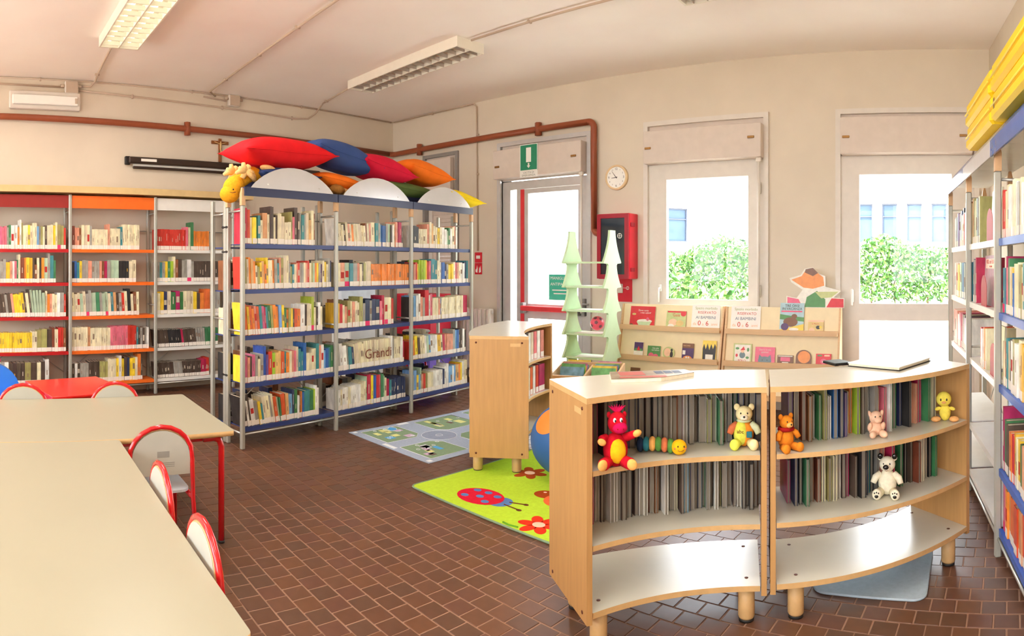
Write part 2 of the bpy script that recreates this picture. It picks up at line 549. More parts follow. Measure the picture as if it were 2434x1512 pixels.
# pale conduits
CG = 'pale electrical conduits'
def cond(label, pts, clips, r=0.011):
    pipe_with_clips('conduit', label, 'conduit', pts, r, 'conduit', clips, 'conduit', CG, 8)
cond('thin pale conduit in the corner between the ceiling and left wall',
     [(-7.035, 0.0, 3.503), (-7.035, 6.15, 3.503)],
     [((-7.035, 1.23, 3.503), (0, 0, 1)), ((-7.035, 3.05, 3.503), (0, 0, 1)), ((-7.035, 4.6, 3.503), (0, 0, 1))], 0.009)
cond('thin pale conduit along the window wall, dropping to the fire alarm sign',
     [(-7.0, 6.17, 3.50), (-5.46, 6.17, 3.50), (-5.42, 6.18, 3.46), (-5.40, 6.18, 1.62)],
     [((-6.2, 6.165, 3.495), (0, 0, 1)), ((-5.40, 6.18, 3.1), (1, 0, 0)), ((-5.40, 6.18, 2.6), (1, 0, 0))], 0.009)
cond('pale conduit below the ceiling corner, from emergency lamp box to curved drop',
     [(-7.03, 0.0, 3.44), (-7.03, 1.50, 3.425)], [((-7.03, 0.6, 3.434), (0, 0, 1))])
cond('long pale conduit on left wall from junction box to a bend near the cushions',
     [(-7.03, 1.66, 3.40), (-7.03, 2.3, 3.375), (-7.03, 4.5, 3.335), (-7.03, 4.70, 3.36), (-7.00, 4.80, 3.44), (-6.90, 4.80, 3.495), (-6.72, 4.72, 3.50)],
     [((-7.03, 2.3, 3.375), (0, 0, 1)), ((-7.03, 3.45, 3.354), (0, 0, 1)), ((-7.03, 4.45, 3.336), (0, 0, 1))])
cond('pale conduit on the ceiling ending at the unlit ceiling lamp',
     [(-6.72, 4.72, 3.50), (-5.80, 4.52, 3.50)], [((-6.6, 4.69, 3.5), (0, 1, 0))])
cond('pale conduit on the ceiling from the unlit lamp towards the window side',
     [(-3.92, 4.40, 3.50), (-2.0, 4.33, 3.50)], [((-3.24, 4.375, 3.5), (0, 1, 0))])
cond('pale conduit bending from the wall box up to the lit ceiling lamp',
     [(-7.03, 1.66, 3.44), (-7.02, 1.80, 3.45), (-6.95, 1.84, 3.495), (-6.70, 1.80, 3.50), (-5.66, 1.68, 3.50)], [((-6.72, 1.80, 3.5), (0, 1, 0))])
cond('pale conduit crossing the bare ceiling between lit lamp and unlit lamp', [(-7.02, 3.35, 3.48), (-6.92, 3.23, 3.50), (-3.7, 2.93, 3.50)], [((-6.4, 3.18, 3.5), (0, 1, 0)), ((-5.5, 3.1, 3.5), (0, 1, 0)), ((-4.68, 3.02, 3.5), (0, 1, 0))])
cond('short pale conduit from the ceiling run down into the square junction box', [(-7.03, 3.20, 3.46), (-7.03, 3.50, 3.44)], [])
for i, (y, z, l) in enumerate(((1.58, 3.42, 'square grey junction box above the wall mounted emergency lamp'), (3.60, 3.45, 'square grey junction box near the crossing ceiling conduits'))):
    t = thing('junction_box', l, 'junction box', (-7.05, y, z), 0, 'wall junction boxes')
    MB().bbox(0.002, -0.075, -0.07, 0.06, 0.075, 0.07, 0.008).build('body', 'pvc', t)
    MB().bbox(0.0605, -0.068, -0.063, 0.068, 0.068, 0.063, 0.004).build('cover', 'conduit', t)
    mb = MB()
    for s in (-1, 1):
        mb = MB(); mb.cyl((0.03, s * 0.076, 0.02), (0.03, s * 0.12, 0.02), 0.016); mb.build('cable_gland', 'conduit', t)

# emergency lamp on the left wall
t = thing('emergency_lamp', 'long cream emergency lamp on the left wall under the conduits', 'lamp', (-7.05, 1.28, 3.26))
MB().bbox(0.002, -0.40, -0.10, 0.06, 0.40, 0.10, 0.01).build('body', 'pvc', t)
MB().bbox(0.0605, -0.37, -0.055, 0.085, 0.37, 0.055, 0.01).build('diffuser', 'white', t)
mb = MB(); mb.bbox(0.086, 0.33, -0.03, 0.092, 0.36, 0.03, 0.003); mb.build('end_cap', 'conduit', t)

# projection screen case
mat('screen_case', (52, 38, 30), 0.45)
t = thing('projection_screen', 'dark rolled-up projection screen mounted on the left wall', 'screen', (-7.05, 3.4, 2.60))
MB().bbox(0.02, -1.16, 0.0, 0.10, 1.45, 0.075, 0.012).build('case', 'screen_case', t)
MB().bbox(0.03, -1.10, -0.055, 0.06, 1.45, -0.025, 0.006).build('bottom_rail', 'screen_case', t)
MB().box(0.04, -1.10, -0.024, 0.044, 1.45, -0.001).build('fabric', 'white', t)
MB().bbox(0.1005, -1.02, 0.025, 0.104, -0.83, 0.055, 0.001).build('rating_label', 'white', t)
mb = MB(); mb.bbox(0.002, -1.19, -0.01, 0.05, -1.13, 0.085, 0.006); mb.build('bracket', 'black', t)

# crucifix
mat('cross_wood', (142, 84, 40), 0.5)
mat('carved', (214, 178, 120), 0.5)
t = thing('crucifix', 'small wooden crucifix on the left wall above the projection screen', 'crucifix', (-7.05, 3.42, 2.69))
mb = MB(); mb.bbox(0.002, -0.02, 0.0, 0.022, 0.02, 0.285, 0.003); mb.build('upright', 'cross_wood', t)
MB().bbox(0.004, -0.115, 0.215, 0.021, -0.021, 0.255, 0.003).build('crossbar', 'cross_wood', t)
MB().bbox(0.004, 0.021, 0.215, 0.021, 0.115, 0.255, 0.003).build('crossbar', 'cross_wood', t)
mb = MB(); mb.ell((0.034, 0, 0.238), (0.010, 0.010, 0.013), 10, 8); mb.tube([(0.03, 0, 0.228), (0.032, 0.002, 0.19), (0.03, 0, 0.16), (0.035, 0.004, 0.13), (0.03, 0, 0.09)], [0.012, 0.013, 0.010, 0.008, 0.005], 8)
mb.tube([(0.03, 0, 0.215), (0.028, 0.04, 0.228), (0.026, 0.08, 0.24)], [0.006, 0.005, 0.004], 6); mb.tube([(0.03, 0, 0.215), (0.028, -0.04, 0.228), (0.026, -0.08, 0.24)], [0.006, 0.005, 0.004], 6)
mb.build('carved_figure', 'carved', t)

# exit sign
t = thing('exit_sign', 'green and white emergency exit sign with arrow on the shutter box', 'sign', (-4.49, 6.05, 2.47))
MB().box(-0.128, -0.006, 0.075, 0.128, -0.001, 0.385).build('green_panel', 'sign_green', t)
MB().box(-0.128, -0.006, 0.0, 0.128, -0.001, 0.0745).build('caption_panel', 'white', t)
mb = MB(); frame_rect(mb, -0.128, 0.128, 0.075, 0.385, 0.008, -0.0075, -0.0062); mb.build('border', 'white', t)
MB().box(-0.036, -0.008, 0.175, 0.036, -0.0065, 0.345).build('door_symbol', 'white', t)
mb = MB(); mb.prism([(-0.01, -0.008, 0.165), (0.01, -0.008, 0.165), (0.01, -0.008, 0.135), (0.025, -0.008, 0.135), (0, -0.008, 0.105), (-0.025, -0.008, 0.135), (-0.01, -0.008, 0.135)], (0, 0.0012, 0)); mb.build('arrow', 'white', t)
text('lettering', 'USCITA DI', 0.034, (0, -0.0068, 0.053), FACE, 'grey_label', t)
text('lettering', 'EMERGENZA', 0.034, (0, -0.0068, 0.02), FACE, 'grey_label', t)

# wall clock
mat('clock_rim', (232, 204, 160), 0.35)
mat('dark_ink', (70, 62, 60), 0.6)
t = thing('wall_clock', 'round white wall clock with pale wooden rim', 'clock', (-3.395, 6.2, 2.40))
RX = Matrix.Rotation(PI / 2, 4, 'X')
mb = MB(); mb.lathe([(0.0, 0.001), (0.138, 0.001), (0.138, 0.03), (0.132, 0.038), (0.118, 0.038), (0.115, 0.028)], n=40, M=RX); mb.build('rim', 'clock_rim', t)
MB().lathe([(0.0, 0.0285), (0.116, 0.0285)], n=40, M=RX).build('face', 'white', t)
for hnum in range(1, 13):
    a = PI / 2 - hnum * PI / 6
    big = hnum in (12, 3, 6, 9)
    text('numeral', str(hnum), 0.036 if big else 0.022, (0.092 * math.cos(a), -0.0292, 0.092 * math.sin(a)), FACE, 'dark_ink', t)
def hand(name, a, ln, wd, yy):
    ca_, sa_ = math.cos(a), math.sin(a)
    p = [(-0.015 * ca_ + wd * sa_, yy, -0.015 * sa_ - wd * ca_), (ln * ca_ + wd * 0.4 * sa_, yy, ln * sa_ - wd * 0.4 * ca_), (ln * ca_ - wd * 0.4 * sa_, yy, ln * sa_ + wd * 0.4 * ca_), (-0.015 * ca_ - wd * sa_, yy, -0.015 * sa_ + wd * ca_)]
    MB().prism(p, (0, 0.001, 0)).build(name, 'dark_ink', t)
hand('hour_hand', math.radians(187), 0.058, 0.005, -0.032)
hand('minute_hand', math.radians(127), 0.085, 0.004, -0.034)

# fire hose cabinet, sign and notice
mat('fire_red', (214, 30, 52), 0.35, coat=0.2)
mat('fire_red_dark', (160, 22, 42), 0.4)
mat('smoked', (34, 44, 54), 0.08, var=0.02, spec=0.6)
t = thing('hose_cabinet', 'red fire hose cabinet with dark glass front on window wall', 'fire cabinet', (-3.335, 6.2, 1.29))
mb = MB(); mb.bbox(-0.195, -0.20, 0.0, 0.195, -0.002, 0.70, 0.008); mb.build('body', 'fire_red', t)
mb = MB(); frame_rect(mb, -0.19, 0.19, 0.005, 0.695, 0.045, -0.222, -0.2005); fr = mb.build('door_frame', 'fire_red_dark', t)
MB().box(-0.144, -0.214, 0.051, 0.144, -0.209, 0.649).build('glass_panel', 'smoked', t)
MB().bbox(0.198, -0.18, 0.08, 0.208, -0.10, 0.12, 0.002).build('vent', 'fire_red_dark', t)
MB().bbox(0.198, -0.18, 0.56, 0.208, -0.10, 0.60, 0.002).build('vent', 'fire_red_dark', t)
mb = MB(); mb.lathe([(0.022, 0.0), (0.028, 0.0), (0.028, 0.002), (0.022, 0.002), (0.022, 0.0)], (0.085, 0.46, 0.215), 20, M=RX); mb.box(0.083, -0.2165, 0.438, 0.087, -0.2155, 0.482); mb.box(0.063, -0.2165, 0.458, 0.107, -0.2155, 0.462); mb.build('emblem', 'white', t)
t = thing('fire_notice', 'flat red notice panel with white symbol under the hose cabinet', 'sign', (-3.30, 6.2, 1.04))
MB().box(-0.085, -0.006, 0, 0.09, -0.001, 0.245).build('panel', 'fire_red', t)
mb = MB(); mb.lathe([(0.014, 0.0), (0.019, 0.0), (0.019, 0.001), (0.014, 0.001)], (0.035, 0.15, 0.0065), 18, M=RX); mb.box(-0.03, -0.0075, 0.148, 0.016, -0.0065, 0.152); mb.box(0.033, -0.0075, 0.13, 0.037, -0.0065, 0.17); mb.build('symbol', 'white', t)
MB().bbox(-0.085, -0.022, 0.095, -0.02, -0.0065, 0.195, 0.004).build('switch_box', 'pvc', t)
t = thing('alarm_sign', 'small red fire alarm sign in two panels beside the blue bookcase', 'sign', (-5.40, 6.2, 1.32))
MB().box(-0.06, -0.006, 0.15, 0.06, -0.001, 0.28).build('panel', 'fire_red', t)
MB().box(-0.06, -0.006, 0.0, 0.06, -0.001, 0.145).build('panel', 'fire_red', t)
MB().box(-0.035, -0.0075, 0.20, 0.03, -0.0062, 0.24).build('white_field', 'white', t)
mb = MB(); mb.prism([(-0.045, -0.0075, 0.03), (-0.015, -0.0075, 0.02), (-0.01, -0.0075, 0.07), (-0.02, -0.0075, 0.115), (-0.03, -0.0075, 0.07), (-0.045, -0.0075, 0.06)], (0, 0.0013, 0)); mb.prism([(0.01, -0.0075, 0.02), (0.045, -0.0075, 0.03), (0.04, -0.0075, 0.11), (0.025, -0.0075, 0.07), (0.015, -0.0075, 0.10)], (0, 0.0013, 0)); mb.build('flame_symbol', 'white', t)
# radiator under the window wall
t = thing('radiator', 'cream ribbed column radiator beside the emergency exit door', 'radiator', (-5.66, 6.02, 0.14))
for i in range(9):
    x = i * 0.066
    mb = MB()
    mb.bbox(x, 0.0, 0.0, x + 0.058, 0.10, 0.76, 0.012)
    mb.box(x + 0.014, -0.006, 0.62, x + 0.044, 0.001, 0.70)
    mb.build('rib', 'pvc', t)
MB().cyl((-0.02, 0.05, 0.72), (0.60, 0.05, 0.72), 0.024, 12).build('header_pipe', 'pvc', t)
MB().cyl((0.30, 0.05, -0.14), (0.30, 0.05, 0.02), 0.018, 10).build('bracket_foot', 'pvc', t)

# ceiling lamps
mat('lamp_body', (236, 230, 216), 0.5, var=0.02)
mat('tube_lit', (246, 250, 226), 0.5, emit=2.2, var=0.0)
mat('tube_off', (236, 232, 226), 0.4, var=0.02)
mat('reflector', (214, 206, 200), 0.25, metal=0.7, var=0.03)
def ceiling_lamp(cx, cy, rz, lit, label, ln=1.26, wd=0.31, power=60.0):
    t = thing('ceiling_lamp', label, 'lamp', (cx, cy, ZC), rz, 'louvred ceiling lamps')
    h = 0.095
    mb = MB()
    mb.box(-ln / 2, -wd / 2, -h, ln / 2, -wd / 2 + 0.012, -0.001); mb.box(-ln / 2, wd / 2 - 0.012, -h, ln / 2, wd / 2, -0.001)
    mb.box(-ln / 2, -wd / 2 + 0.012, -h, -ln / 2 + 0.02, wd / 2 - 0.012, -0.001); mb.box(ln / 2 - 0.02, -wd / 2 + 0.012, -h, ln / 2, wd / 2 - 0.012, -0.001)
    mb.box(-ln / 2 + 0.02, -wd / 2 + 0.012, -0.012, ln / 2 - 0.02, wd / 2 - 0.012, -0.001)
    mb.build('housing', 'lamp_body', t)
    MB().box(-ln / 2 + 0.021, -0.006, -h, ln / 2 - 0.021, 0.006, -0.02).build('centre_rib', 'lamp_body', t)
    for s in (-1, 1):
        tb = MB(); tb.cyl((-ln / 2 + 0.03, s * wd / 4, -0.04), (ln / 2 - 0.03, s * wd / 4, -0.04), 0.013, 10)
        tb.build('fluorescent_tube', 'tube_lit' if lit else 'tube_off', t)
    n = 15
    for i in range(n):
        x = -ln / 2 + 0.02 + (ln - 0.04) * (i + 0.5) / n
        lv = MB()
        for s in (-1, 1):
            y0, y1 = (s * 0.007, s * (wd / 2 - 0.013)) if s > 0 else (-(wd / 2 - 0.013), -0.007)
            lv.box(x - 0.0035, y0, -h + 0.001, x + 0.0035, y1, -h + 0.036)
        lv.build('louvre', 'reflector' if not lit else 'lamp_body', t)
    if lit:
        ld = bpy.data.lights.new('lamp_light', 'AREA')
        ld.shape = 'RECTANGLE'; ld.size = ln - 0.1; ld.size_y = wd - 0.08
        ld.energy = power; ld.color = (1.0, 0.97, 0.90)
        lo = bpy.data.objects.new('lamp_light', ld); COL.objects.link(lo)
        lo.location = (0, 0, -h - 0.004); lo.parent = t
    return t
LP = 30.0
ceiling_lamp(-4.86, 4.50, math.radians(-4.5), False, 'unlit louvred ceiling lamp above the blue bookcase and the play mat', 1.82, 0.34)
ceiling_lamp(-1.00, 4.33, math.radians(-3), False, 'unlit louvred ceiling lamp near the glass garden door', 1.82, 0.34)
ceiling_lamp(-4.74, 1.66, math.radians(-3.5), True, 'lit louvred ceiling lamp above the low cream tables', 1.82, 0.37, LP)
ceiling_lamp(-0.90, 1.40, math.radians(-3), True, 'unseen lit louvred ceiling lamp added in front of the curved shelf units', 1.82, 0.34, LP)  # this and both below: out of view, added to brighten the room evenly
ceiling_lamp(-4.74, -1.30, math.radians(-3), True, 'unseen lit louvred ceiling lamp added behind the tables, away from the windows', 1.82, 0.34, LP)
ceiling_lamp(-0.90, -1.30, math.radians(-3), True, 'unseen lit louvred ceiling lamp added farthest from the windows', 1.82, 0.34, LP)
# ------------------------------------------------------------------ books
BOOKCOL = dict(r=(206, 40, 44), m=(186, 34, 84), p=(222, 112, 136), s=(226, 150, 126), o=(236, 130, 48), a=(224, 172, 110), y=(244, 204, 50),
               c=(232, 220, 184), w=(238, 236, 228), v=(166, 160, 96), l=(168, 196, 54), g=(62, 128, 78), t=(62, 140, 146), h=(118, 172, 214),
               b=(48, 104, 170), n=(46, 58, 92), u=(112, 82, 140), e=(164, 160, 150), d=(84, 68, 58), k=(44, 42, 42), q=(140, 82, 50), z=(178, 202, 172))
BOOKNAME = dict(r='red', m='crimson', p='pink', s='salmon', o='orange', a='tan', y='yellow', c='cream', w='white', v='olive', l='lime', g='green', t='teal',
                h='sky blue', b='blue', n='navy', u='purple', e='grey', d='dark brown', k='black', q='brown', z='pale green')
def book_mat(k, rgb):
    """cover cloth: colour with a little print-like variation that differs from book to book"""
    m = bpy.data.materials.new('book_' + k); m.use_nodes = True
    nt = m.node_tree; b = nt.nodes['Principled BSDF']
    b.inputs['Roughness'].default_value = 0.42
    tc = nt.nodes.new('ShaderNodeTexCoord'); oi = nt.nodes.new('ShaderNodeObjectInfo')
    nz = nt.nodes.new('ShaderNodeTexNoise'); nz.inputs['Scale'].default_value = 22; nz.inputs['Detail'].default_value = 4
    mp = nt.nodes.new('ShaderNodeMapping'); mp.inputs['Scale'].default_value = (1, 1, 0.45)
    nt.links.new(tc.outputs['Object'], mp.inputs['Vector']); nt.links.new(mp.outputs['Vector'], nz.inputs['Vector'])
    c = lin(rgb)
    rp = nt.nodes.new('ShaderNodeValToRGB')
    rp.color_ramp.elements[0].position = 0.36; rp.color_ramp.elements[1].position = 0.66
    rp.color_ramp.elements[0].color = (*[x * 0.80 for x in c], 1); rp.color_ramp.elements[1].color = (*[min(1, x * 1.12 + 0.01) for x in c], 1)
    nt.links.new(nz.outputs['Fac'], rp.inputs['Fac'])
    hs = nt.nodes.new('ShaderNodeHueSaturation')
    a1 = nt.nodes.new('ShaderNodeMapRange'); a1.inputs['To Min'].default_value = 0.478; a1.inputs['To Max'].default_value = 0.522
    a2 = nt.nodes.new('ShaderNodeMapRange'); a2.inputs['To Min'].default_value = 0.84; a2.inputs['To Max'].default_value = 1.12
    nt.links.new(oi.outputs['Random'], a1.inputs['Value']); nt.links.new(oi.outputs['Random'], a2.inputs['Value'])
    nt.links.new(a1.outputs['Result'], hs.inputs['Hue']); nt.links.new(a2.outputs['Result'], hs.inputs['Value'])
    nt.links.new(rp.outputs['Color'], hs.inputs['Color']); nt.links.new(hs.outputs['Color'], b.inputs['Base Color'])
    MATS['book_' + k] = m
for k, rgb in BOOKCOL.items(): book_mat(k, rgb)
mat('pages', (232, 220, 196), 0.85, var=0.08, scale=60, stretch=(1, 1, 0.1))
mat('spine_label', (240, 232, 220), 0.7, var=0.04)
mat('pink_label', (232, 54, 110), 0.7, var=0.04)
mat('title_dark', (140, 118, 98), 0.7)
mat('title_light', (206, 194, 172), 0.7)
mat('title_red', (186, 46, 40), 0.7)
mat('title_gold', (226, 176, 60), 0.6)

BOOKS = []    # specs: placed first, the 300 that show largest become things, the others one mass
def ordinal(n):
    return '%d%s' % (n, 'th' if 10 <= n % 100 <= 20 else {1: 'st', 2: 'nd', 3: 'rd'}.get(n % 10, 'th'))

def parse(seq):
    out = []
    for tok in seq.split():
        n = 1
        if '*' in tok:
            tok, k = tok.split('*'); n = int(k)
        wf = 1.0
        if '~' in tok:
            tok, k = tok.split('~'); wf = float(k)
        out += [(tok[0], float(tok[1:]) / 100.0, wf, n)] * n
    return out

def shelf_row(loc, rotz, x0, x1, z, y0, seq, where, end, lean=0.0, lean_n=0, depth=0.16, fill=1.0, low=False, group=None, headroom=0.33, hs=1.0):
    """a row of books standing on a shelf between local x0 and x1; y0: where the spines stand"""
    items = parse(seq)
    tot = sum(i[2] for i in items)
    unit = (x1 - x0) * fill / tot
    R = Matrix.Translation(Vector((loc[0], loc[1], 0))) @ Matrix.Rotation(rotz, 4, 'Z')
    x = x0
    count = {}
    for n, (ck, h, wf, run) in enumerate(items):
        tk = unit * wf
        h2 = min(h * hs * random.uniform(0.985, 1.015), headroom)
        la = math.radians(lean) if (lean and n < lean_n) else 0.0
        if lean and lean_n <= n < lean_n + 4: la = math.radians(lean) * (1 - (n - lean_n + 1) / 5.0)
        yj = y0 + random.uniform(0.0, 0.012)
        # top leans towards -x: the book stands on its lower left corner
        M = R @ Matrix.Translation(Vector((x + 0.0004, yj, z + 0.0006))) @ Matrix.Rotation(-la, 4, 'Y')
        t2 = tk * math.cos(la) - 0.0009
        hgt = 'tall ' if h > 0.245 else 'short ' if h < 0.185 else ''
        count[ck] = count.get(ck, 0) + 1
        if run >= 5:
            label = 'matching %s book, %s from the %s, %s' % (BOOKNAME[ck], ordinal(n + 1), end, where)
        else:
            label = '%s%s book, %s from the %s, %s' % (hgt, BOOKNAME[ck], ordinal(n + 1), end, where)
        BOOKS.append(dict(M=M, t=max(t2, 0.004), h=h2, d=depth * random.uniform(0.86, 1.0), c=ck, label=label, low=low, group=group or ('books on ' + where),
                          pink=random.random() < 0.035, seed=random.random()))
        x += tk

def book_geo(b, cover, pages, label, title):
    t, h, d = b['t'], b['h'], b['d']
    k = min(0.0025, t * 0.14)
    cover.box(0, 0, 0, t, k * 1.3, h)                               # spine
    cover.box(0, k * 1.3, 0, k, d, h); cover.box(t - k, k * 1.3, 0, t, d, h)   # boards
    pages.box(k, k * 1.3, 0.003, t - k, d - 0.004, h - 0.004)
    label.box(0.0003, -0.0007, 0.004, t - 0.0003, -0.0001, 0.004 + min(0.042, h * 0.2))
    s = b['seed']
    if s > 0.5:
        hh = h - 0.05
        z0 = 0.055 + (hh - 0.03) * (0.12 + 0.3 * ((s * 7.3) % 1)); z1 = z0 + (hh - 0.03) * (0.22 + 0.3 * ((s * 3.7) % 1))
        z1 = min(z1, h - 0.012)
        w0, w1 = (0.14, 0.86) if s > 0.88 else (0.40, 0.60)
        title.box(t * w0, -0.0006, z0, t * w1, -0.0001, z1)
        return True
    return False

def flush_books(limit=300):
    def area(b):
        p = b['M'] @ Vector((b['t'] / 2, 0, b['h'] / 2))
        r2 = p.x ** 2 + p.y ** 2
        n = b['M'].to_3x3() @ Vector((0, -1, 0))
        to = Vector((-p.x, -p.y, 0)).normalized()
        a = b['t'] * b['h'] * max(0.05, n.dot(to)) / r2
        px = 2234 + 1530 * math.atan2(p.x, p.y)
        if 'matching cream book' in b['label'] and 'fourth shelf, middle bay, blue' in b['label']: a *= 3
        if b['low'] or px < -5 or px > 2440: a *= 0.001
        return a
    BOOKS.sort(key=area, reverse=True)
    keys = list(BOOKCOL)
    mass = MB()
    mats = ['book_' + k for k in keys] + ['pages', 'spine_label', 'title_dark', 'title_light']
    for n, b in enumerate(BOOKS):
        if n < limit:
            cv, pg, lb, tt = MB(), MB(), MB(), MB()
            has = book_geo(b, cv, pg, lb, tt)
            o = cv.build('book', 'book_' + b['c']); o.matrix_world = b['M']
            tag(o, b['label'], 'book', b['group'])
            pg.build('page_block', 'pages', o)
            lb.build('spine_label', 'pink_label' if b['pink'] else 'spine_label', o)
            if has:
                dark = b['c'] in 'rmgtbnudkq'
                tm = 'title_light' if dark else ('title_red' if b['seed'] > 0.9 else 'title_dark')
                if b['c'] in 'dkn' and b['seed'] < 0.6: tm = 'title_gold'
                tt.build('title_panel', tm, o)
        else:
            cv, pg, lb, tt = MB(), MB(), MB(), MB()
            has = book_geo(b, cv, pg, lb, tt)
            mi = keys.index(b['c']); L = len(keys)
            for part, m in ((cv, mi), (pg, L), (lb, L + 1), (tt, L + 3 if b['c'] in 'rmgtbnudkq' else L + 2)):
                mass.add([b['M'] @ Vector(p) for p in part.v], part.f, m)
    if mass.v:
        o = mass.build('shelved_books', mats)
        tag(o, 'rows of small books filling the farther shelves', 'books', kind='stuff')
# ------------------------------------------------------------------ metal bookcases
SHZ = [1.61, 1.25, 0.885, 0.51, 0.165]      # shelf tops, from the top one down
ORD = ['top shelf', 'second shelf', 'third shelf', 'fourth shelf', 'bottom shelf']

def post(mb, x, y, h, wx=0.034, wy=0.034, slots=True):
    mb.bbox(x - wx / 2, y - wy / 2, 0.0, x + wx / 2, y + wy / 2, h, 0.006)

def case_frame(t, xs, depth, ph, shelf_mats, shelf_z, tips=True, rail_m='silver', names=None, shelf_y0=0.012):
    for x in xs:
        for (y, front) in ((0.0, True), (depth, False)):
            mb = MB(); post(mb, x, y, ph - (0.14 if tips else 0.0)); p = mb.build('post', 'post', t)
            if tips:
                tp = MB(); z0 = ph - 0.14
                tp.add([(x - 0.017, y - 0.017, z0), (x + 0.017, y - 0.017, z0), (x + 0.017, y + 0.017, z0), (x - 0.017, y + 0.017, z0),
                        (x - 0.017, y - 0.017, ph - 0.05), (x + 0.017, y - 0.017, ph - 0.05), (x + 0.017, y + 0.017, ph - 0.05), (x - 0.017, y + 0.017, ph - 0.05),
                        (x - 0.008, y - 0.008, ph), (x + 0.008, y - 0.008, ph), (x + 0.008, y + 0.008, ph), (x - 0.008, y + 0.008, ph)],
                       [(0, 1, 5, 4), (1, 2, 6, 5), (2, 3, 7, 6), (3, 0, 4, 7), (4, 5, 9, 8), (5, 6, 10, 9), (6, 7, 11, 10), (7, 4, 8, 11), (8, 9, 10, 11)])
                tp.build('wooden_tip', 'post_tip', p)
        for z in (0.12, ph * 0.45, ph - 0.18):
            MB().cyl((x, 0.017, z), (x, depth - 0.017, z), 0.008, 8).build('side_rail', rail_m, t)
    for i in range(len(xs) - 1):
        a, b_ = xs[i] + 0.018, xs[i + 1] - 0.018
        for k, z in enumerate(shelf_z):
            mb = MB()
            mb.box(a, shelf_y0, z - 0.006, b_, depth - 0.01, z)
            mb.box(a, shelf_y0 - 0.010, z - 0.034, b_, shelf_y0 + 0.002, z + 0.001)       # folded front lip
            s = mb.build('shelf', shelf_mats[i], t)
            if names: s['label'] = names[i]
        MB().cyl((a, depth, shelf_z[0] + 0.22), (b_, depth, shelf_z[0] + 0.22), 0.006, 6).build('back_rail', rail_m, t)
        mb = MB(); mb.cyl((a, depth, 0.25), ((a + b_) / 2, depth, 0.60), 0.004, 6); mb.cyl((b_, depth, 0.25), ((a + b_) / 2, depth, 0.60), 0.004, 6); mb.build('cross_brace', rail_m, t)
        mb = MB(); mb.cyl((a, 0.0, shelf_z[-1] - 0.05), (b_, 0.0, shelf_z[-1] - 0.05), 0.008, 8); mb.build('front_rail', rail_m, t)

# ---- left wall: red, orange and white bays
LW, LR = (-6.76, 0.535), PI / 2
t = thing('wall_bookcase', 'metal bookcase against left wall with red, orange and white shelves', 'bookcase', (LW[0], LW[1], 0), LR)
case_frame(t, [0.0, 0.975, 1.95, 2.925], 0.255, 2.20, ['red_shelf', 'orange_shelf', 'white_shelf'], SHZ, tips=False, names=['red metal shelf', 'orange metal shelf', 'white metal shelf'])
mat('red_panel', (150, 36, 30), 0.5)
for i, m in enumerate(('red_panel', 'orange_shelf', 'white_shelf')):
    mb = MB(); mb.box(0.975 * i + 0.018, 0.0, 2.055, 0.975 * (i + 1) - 0.018, 0.012, 2.19); mb.box(0.975 * i + 0.018, 0.012, 2.178, 0.975 * (i + 1) - 0.018, 0.25, 2.19)
    mb.build('top_panel', m, t)
tr = MB().box(-7.05, -0.6, 2.215, -6.70, 3.70, 2.285).build('trim_1', mat('ledge', (214, 186, 132), 0.6)); tag(tr, 'tan ledge above the wall bookcase'); struct(tr)

WB = 'wall bookcase, left wall'
RED = ["m21*2 p21*2 d23~1.4 p19 m21~.7 p20 p21~1.5 p20~1.2 p21~1.2 e20 g22~1 w22~1.6 w22~1.6 o20 w27~.9 v24~.7 c22~1.4 c22 y22 c22~1.2 c24 c24~1.1 h21 e21 v21 c21 d22 c22 c22 c23 y22~1.2 c25~.9 v23~1.6 v22~1.6 r20~1",
       "w22~1.6 w21~1.2 o21 c20 u20 o21~1.6 e20 e20 e22~1.2 y19~1.8 s20 w20~1 p20 g21~.7 c26~.9 q23~1.8 o23~.8 y23~1.4 y23~1.4 d23 q17 c23~1 d23 o23~1.2 z23~1.6 e27~1 t25~1.6 g21",
       "c22~1.2 c21~1.2 d22~.8 d24~.6 d21~1 o21~1.8 d21 d21 d21~1.4 e21 d22~1.4 s22 y21 y21 y21~1.2 y22 d23~.8 c22~1.2 d25~.7 z25*4 z22~1.2 c24~.8 o21 s21 c21 c20 w22~1.2 e22~1.6 r21~.8",
       "y18*20 c19~1 c19 v20~1.8 v21~2.2 d21~2 q22~1.1 c21~1.4 r22~1.2 r22~1 q22~1",
       "c22 v23~1.6 s21 c21 e21~1 w21 d20*4 v20~1.5 d20~1.5 c20 d21 w23~1"]
ORA = ["q22~1.3 s20 s20 q20 c23~1.3 c23~1.3 c23~1.3 e22~1 c19~1.2 c19*6 s24~1 c20*5 t22~1 c24*8",
       "k19 b20 t19 y20 e21~1.5 e21 s20~1.5 e20*3 s20 q20 m20~1.2 e20~1.3 z21~1.7 z21~1.7 k20~1.4 k20~1.4 k20~1.4 c20~1.5 c21~1.6",
       "c22~1.2 c21 c22 z21 c23 e21 e24 z22~1.6 g22~1.3 e22 z21 z22 c21 t22 a22 d20~1 e21 r21 c23 k25~1.3 c20 q22 c22",
       "c22*7 a22~1.2 c21*9 p22*8 r22*4 t21~.8 d20 e20 d20 e20 w20",
       "d18 w18 d18 e18*3 d19*4 v19*3 c21*3 y21 w24 y21 d22 n22 y21*2 c22 o25~1.3 d21~.6"]
